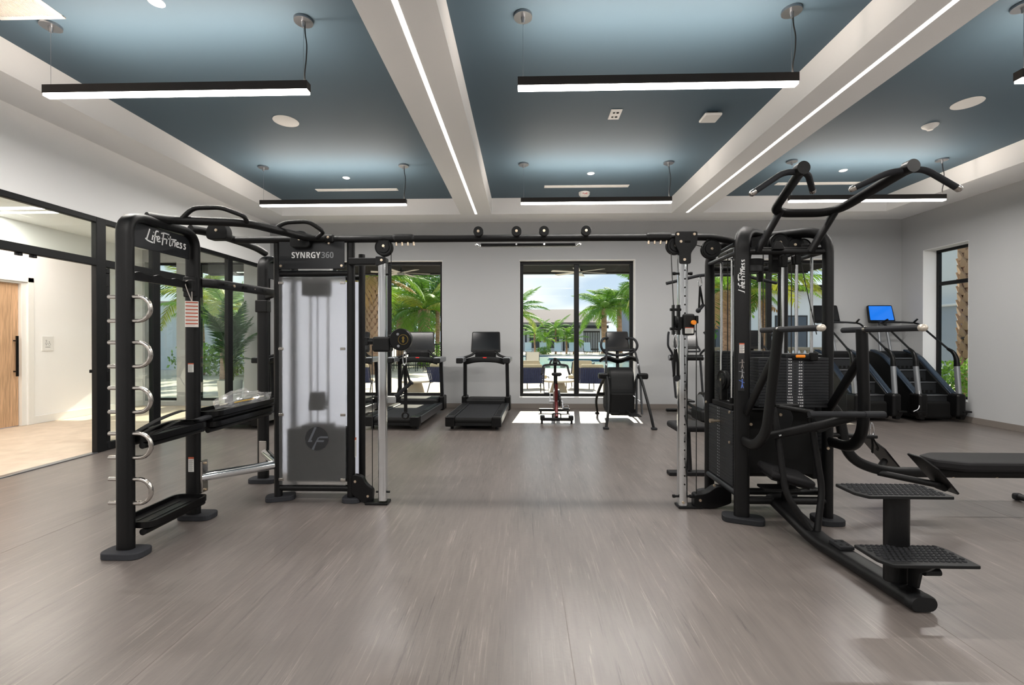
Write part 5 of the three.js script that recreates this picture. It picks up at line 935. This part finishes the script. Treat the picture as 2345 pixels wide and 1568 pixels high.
// middle window
palm(-.9, -33, 3.4, 3.4, 20, 'bright palm cut by the left edge of the middle window', { r: .16, mats: [LEAF.lime, LEAF.yellow, LEAF.green] });
for (const [x, z, h, i] of [[1.1, -48, 2.2, 0], [2.2, -49, 1.6, 1], [3.4, -48.5, 2.7, 2], [4.6, -49, 2.0, 3], [5.3, -48.2, 1.5, 4]]) palm(x, z, h, 2.3, 14, ['small palm above the second lounger across the pool', 'low palm left of centre among loungers across the pool', 'upright young palm in the middle of the far planting', 'small palm right of the upright young palm', 'lowest small palm at the right end of the far planting'][i], { r: .09, mats: [LEAF.lime, LEAF.green] });
palm(8.9, -50, 5.0, 4.6, 26, 'bushy date palm right of the mullion in the middle window', { r: .3, rough: false, mats: [LEAF.green, LEAF.lime] });
palm(11.0, -52, 5.8, 4.8, 26, 'date palm with reddish trunk right of the bushy palm', { r: .3, mats: [LEAF.green, LEAF.lime] });
palm(12.4, -47, 7.4, 4.4, 24, 'tallest palm at the right edge of the middle window', { r: .25, mats: [LEAF.lime, LEAF.green] });
// right window
palm(7.6, -17, 3.3, 2.6, 22, 'palm with drooping yellow fronds behind the tower', { r: .16, mats: [LEAF.yellow, LEAF.lime, LEAF.green], dry: .15 });
palm(9.6, -18, 3.9, 2.8, 22, 'palm with drooping fronds at the right of the right window', { r: .16, mats: [LEAF.lime, LEAF.yellow, LEAF.green] });
palm(6.7, -21, 4.4, 3.0, 20, 'leafy palm at the left of the right window', { r: .16 });
palm(8.6, -23, 5.0, 3.2, 20, 'tall palm behind the drooping palms, right window', { r: .16 });
palm(10.75, -10.9, 5.2, 2.4, 14, 'big rough palm trunk outside the narrow side window', { r: .27, rough: true });
function bush(name, label, cat, x, z, rx, ry, rz, n, leaf, mats, trunkH = 0, group = 'shrubs and trees outside') {
  const t = thing(name, label, cat, [x, 0, z], group); seed = Math.floor(Math.abs(x * 733 + z * 211)) + 3; const geos = mats.map(() => []);
  for (let i = 0; i < n; i++) {
    const u = rnd() * 2 - 1, a = rnd() * 6.283, q = Math.cbrt(.25 + .75 * rnd()), s = Math.sqrt(1 - u * u), cl = .8 + .4 * NT[(i * 13) & 65535];
    const g = new THREE.BufferGeometry(), l = leaf * rr(.7, 1.4); g.setAttribute('position', new THREE.Float32BufferAttribute([-.28 * l, 0, 0, 0, -.5 * l, 0, .28 * l, 0, .05 * l, -.28 * l, 0, 0, .28 * l, 0, .05 * l, 0, .5 * l, 0], 3)); g.setAttribute('uv', new THREE.Float32BufferAttribute(new Float32Array(12), 2)); g.rotateX(rr(-1.2, 1.2)).rotateY(rnd() * 6.28).rotateZ(rr(-1, 1)).translate(rx * q * s * Math.cos(a) * cl, trunkH + ry + ry * q * u * cl, rz * q * s * Math.sin(a) * cl);
    geos[i % mats.length].push(g);
  }
  geos.forEach((g, i) => { const m = mergeGeometries(g); m.computeVertexNormals(); const k = mesh('foliage', m, mats[i], t); k.userData.kind = 'stuff'; });
  mesh(trunkH ? 'trunk' : 'stem', sweep([V(0, 0, 0), V(.03, trunkH * .6 + ry * .3, 0), V(0, trunkH + ry, 0)], circ(trunkH ? .14 : .03, 10), [1, 0, 0]), MAT.bark, t);
}
bush('leafy_tree', 'round green broadleaf tree at the right of the left window', 'tree', -5.4, -27.5, 1.5, 2.0, 1.5, 2600, .22, [LEAF.deep, LEAF.green], 3.0);
bush('leafy_tree', 'dark leafy tree filling the back of the left window', 'tree', -8.4, -33, 3.4, 3.6, 2.0, 3600, .34, [LEAF.deep, LEAF.green], 1.2);
bush('leafy_tree', 'leafy tree at far left behind the palms', 'tree', -13.5, -31, 3.4, 3.6, 2.0, 3200, .34, [LEAF.deep, LEAF.green], 1.2);
bush('leafy_tree', 'green leafy tree behind the tower in the right window', 'tree', 11.5, -29, 3.2, 3.4, 2.0, 3000, .32, [LEAF.deep, LEAF.green], 1.8);
bush('shrub', 'flowering shrub below the narrow side window', 'shrub', 9.6, -9.9, .7, .5, .6, 1400, .09, [LEAF.lime, LEAF.green, LEAF.lime], 0);
bush('shrub', 'low shrub beside the flowering shrub outside the side window', 'shrub', 10.6, -9.3, .7, .45, .6, 1200, .09, [LEAF.lime, LEAF.green], 0);
bush('shrub', 'green shrub below the bar stools in the left window', 'shrub', -7.2, -19.6, .9, .55, .5, 1200, .12, [LEAF.green, LEAF.lime], 0);
bush('shrub', 'bright shrub below the arching palm in left window', 'shrub', -5.0, -23.2, .9, .7, .5, 1200, .12, [LEAF.lime, LEAF.green], 0);
bush('shrub', 'low shrub at the foot of the wall in the right window', 'shrub', 6.0, -15.2, .9, .5, .5, 1400, .1, [LEAF.lime, LEAF.green], 0);
bush('shrub', 'small planter shrub across the pool beside the loungers', 'shrub', 2.0, -45.4, .8, .4, .4, 700, .14, [LEAF.lime, LEAF.green], 0);
{ const s = placed('tree_stake', 'slanting timber stake propping the palm outside the side window', 'stake', [9.9, 0, -10.1]); mesh('timber', sweep([V(9.75, 0, -10.1), V(10.55, 1.5, -10.75)], rrect(.09, .05, .004), [0, 0, 1]), std('#b98a63', .8), s); mesh('timber', sweep([V(11.4, 0, -10.3), V(10.9, 1.5, -10.8)], rrect(.09, .05, .004), [0, 0, 1]), std('#b9b0a4', .8), s); mesh('band', new THREE.TorusGeometry(.31, .02, 6, 24).rotateX(Math.PI / 2).translate(10.75, 1.46, -10.9), MAT.dark, s); }
// planting seen from the corridor windows
palm(-10.6, -15.5, 2.6, 2.4, 18, 'palm outside the corridor end window', { r: .16, mats: [LEAF.lime, LEAF.yellow, LEAF.green] });
palm(-13.4, -18, 3.4, 2.8, 18, 'palm further left outside the corridor end window', { r: .18 });
bush('shrub', 'leafy hedge outside the corridor end window', 'shrub', -11.5, -17.5, 2.6, .7, .6, 1800, .16, [LEAF.green, LEAF.lime], 0);
// houses
function windowsOn(b, list, z) { for (const [x, y, w, h] of list) { const f = mesh('window', rb(x - w / 2, x + w / 2, y - h / 2, y + h / 2, z - .05, z + .04, .01), MAT.dark, b); mesh('pane', box(x - w / 2 + .1, x + w / 2 - .1, y - h / 2 + .1, y + h / 2 - .1, z + .04, z + .05), std('#39434f', .1), f); } }
{ const b = placed('clubhouse', 'low house with grey-purple tiled hip roof across the pool', 'house', [3.5, 0, -66]);
  mesh('wall', box(-3, 11, 0, 4.0, -72, -62), MAT.stucco, b);
  const g = new THREE.BufferGeometry(), v = [[-4, 3.9, -61], [12, 3.9, -61], [12, 3.9, -73], [-4, 3.9, -73], [.5, 6.1, -67], [7.5, 6.1, -67]], f = [[0, 1, 5], [0, 5, 4], [1, 2, 5], [2, 3, 4], [2, 4, 5], [3, 0, 4], [0, 2, 1], [0, 3, 2]]; g.setAttribute('position', new THREE.Float32BufferAttribute(f.flatMap((t) => t.flatMap((i) => v[i])), 3)); g.setAttribute('uv', new THREE.Float32BufferAttribute(new Float32Array(48), 2)); g.computeVertexNormals();
  mesh('roof', g, MAT.roofTile, b); windowsOn(b, [[-1, 1.6, 1.6, 2.4], [1.5, 1.6, 1.6, 2.4], [4, 1.6, 1.6, 2.4], [6.5, 1.6, 1.6, 2.4]], -62); mesh('porch_beam', rb(-3.5, 11.5, 3.1, 3.5, -61.6, -61.2, .02), MAT.dark, b); for (const x of [-2.4, .2, 2.8, 5.4]) mesh('porch_post', rb(x - .12, x + .12, 0, 3.1, -61.5, -61.25, .02), MAT.dark, b); }
{ const b = placed('apartment_block', 'blue-grey apartment block at the right of the middle window', 'building', [19, 0, -60]);
  mesh('wall', box(14, 27, 0, 6.0, -68, -59), MAT.stuccoBlue, b); mesh('upper_wall', box(16.2, 27, 6.0, 10.6, -66, -58), MAT.stucco, b); mesh('roof', rb(15.4, 27.5, 10.5, 10.9, -67, -56.8, .05), MAT.soffit, b);
  windowsOn(b, [[15.2, 3.4, 1.4, 2], [17.4, 3.4, 1.4, 2], [19.6, 3.4, 1.4, 2]], -59); mesh('balcony_rail', join(rb(15.3, 22, 7.0, 7.1, -57.95, -57.85, .02), rb(15.3, 22, 6.0, 6.1, -57.95, -57.85, .02)), MAT.dark, b); for (let i = 0; i < 12; i++) mesh('baluster', rb(15.4 + i * .5, 15.46 + i * .5, 6.05, 7.05, -57.93, -57.87, .01), MAT.dark, b); }
{ const b = placed('garden_wall_house', 'grey house wall with dark window seen through the tower rods', 'house', [12, 0, -34]);
  mesh('wall', box(11.5, 24, 0, 5.2, -40, -34), MAT.stucco, b); mesh('roof', rb(11, 24.5, 5.1, 5.5, -40.5, -33.2, .05), MAT.soffit, b); windowsOn(b, [[15.5, 2.0, 2.4, 2.6], [20, 2.0, 2.4, 2.6]], -34); }
{ const b = placed('balustrade', 'pale stone balustrade across the right window view', 'fence', [9, 0, -19.8]); mesh('cap_rail', rb(5, 14, 1.0, 1.12, -19.95, -19.65, .02), MAT.pedestal, b); mesh('plinth', rb(5, 14, 0, .2, -19.95, -19.65, .02), MAT.pedestal, b); const g = crease(new THREE.LatheGeometry([[.05, 0], [.1, .05], [.12, .25], [.06, .5], [.06, .7], [.1, .8]].map((p) => new THREE.Vector2(...p)), 10), .6); for (let i = 0; i < 36; i++) mesh('baluster', g, MAT.pedestal, b, [5.12 + i * .25, .2, -19.8]); }
{ const b = placed('metal_fence', 'black metal fence behind the patio in the left window view', 'fence', [-8, 0, -22.2]); mesh('rail', rb(-13, -4.2, 1.2, 1.25, -22.22, -22.18, .008), MAT.dark, b); mesh('rail', rb(-13, -4.2, .15, .2, -22.22, -22.18, .008), MAT.dark, b); const g = box(-.012, .012, 0, 1.25, -.012, .012); for (let i = 0; i < 72; i++) mesh('picket', g, MAT.dark, b, [-12.9 + i * .12, 0, -22.2]); }
{ const b = placed('side_building', 'blue-grey building outside the narrow side window', 'building', [15, 0, -13]); mesh('wall', box(14.5, 18, 0, 2.6, -22, 2), MAT.stuccoBlue, b); mesh('upper_wall', box(14.7, 18, 2.6, 8, -22, 2), MAT.stucco, b); mesh('ledge', rb(14.4, 14.8, 2.58, 2.66, -22, 2, .02), MAT.stucco, b); }
{ const b = placed('courtyard_wall', 'white courtyard wall outside the corridor end window', 'wall', [-15, 0, -21]); mesh('wall', box(-22, -9.4, 0, 3.2, -21.2, -21), MAT.stucco, b); mesh('coping', rb(-22.1, -9.3, 3.2, 3.3, -21.3, -20.9, .02), MAT.pedestal, b); }
{ const b = placed('pool_gate', 'black slatted gate left of the date palms across the pool', 'gate', [8, 0, -54]); for (let i = 0; i < 10; i++) mesh('slat', box(-.06, .06, 0, 2.6, -.03, .03), MAT.dark, b, [7.2 + i * .2, 0, -54]); mesh('gate_rail', rb(7.1, 9.1, 2.4, 2.6, -54.05, -53.95, .02), MAT.dark, b); mesh('gate_rail', rb(7.1, 9.1, .3, .45, -54.05, -53.95, .02), MAT.dark, b); }
// potted palm in the corridor
{
  const p = placed('potted_palm', 'tall potted palm in a white planter behind the glass partition', 'potted plant', [-5.8, 0, -8.62]), bx = -5.8, bz = -8.62;
  mesh('planter', crease(new THREE.LatheGeometry([[0, 0], [.17, 0], [.22, .63], [.2, .63], [.19, .58], [0, .58]].map((q) => new THREE.Vector2(...q)), 32), .5), std('#b9bdb6', .6), p, [bx, 0, bz]);
  mesh('soil', cylY(.188, .02, bx, .585, bz, 24), std('#3a2d22', .95), p);
  seed = 4242; mesh('stem', join([[0, 0], [.05, .03], [-.05, .02], [.02, -.05]].map(([a, b]) => rod([bx + a, .58, bz + b], [bx + a * 2.2, 1.1, bz + b * 2.2], .014, 8))), std('#5c6b3a', .8), p);
  for (let i = 0; i < 20; i++) { const f = mesh('frond', FR[i % 2 ? 2 : 0], i % 5 === 4 ? LEAF.green : LEAF.indoor, p, [bx + rr(-.05, .05), .75 + .4 * rnd(), bz + rr(-.05, .05)]); const up = i < 12; f.rotation.set(rr(-.5, .5), i * 2.4, up ? rr(.95, 1.3) : rr(.2, .6), 'YZX'); f.scale.setScalar(up ? rr(.95, 1.5) : rr(.4, .5)); }
}
renderer.render(scene, camera);
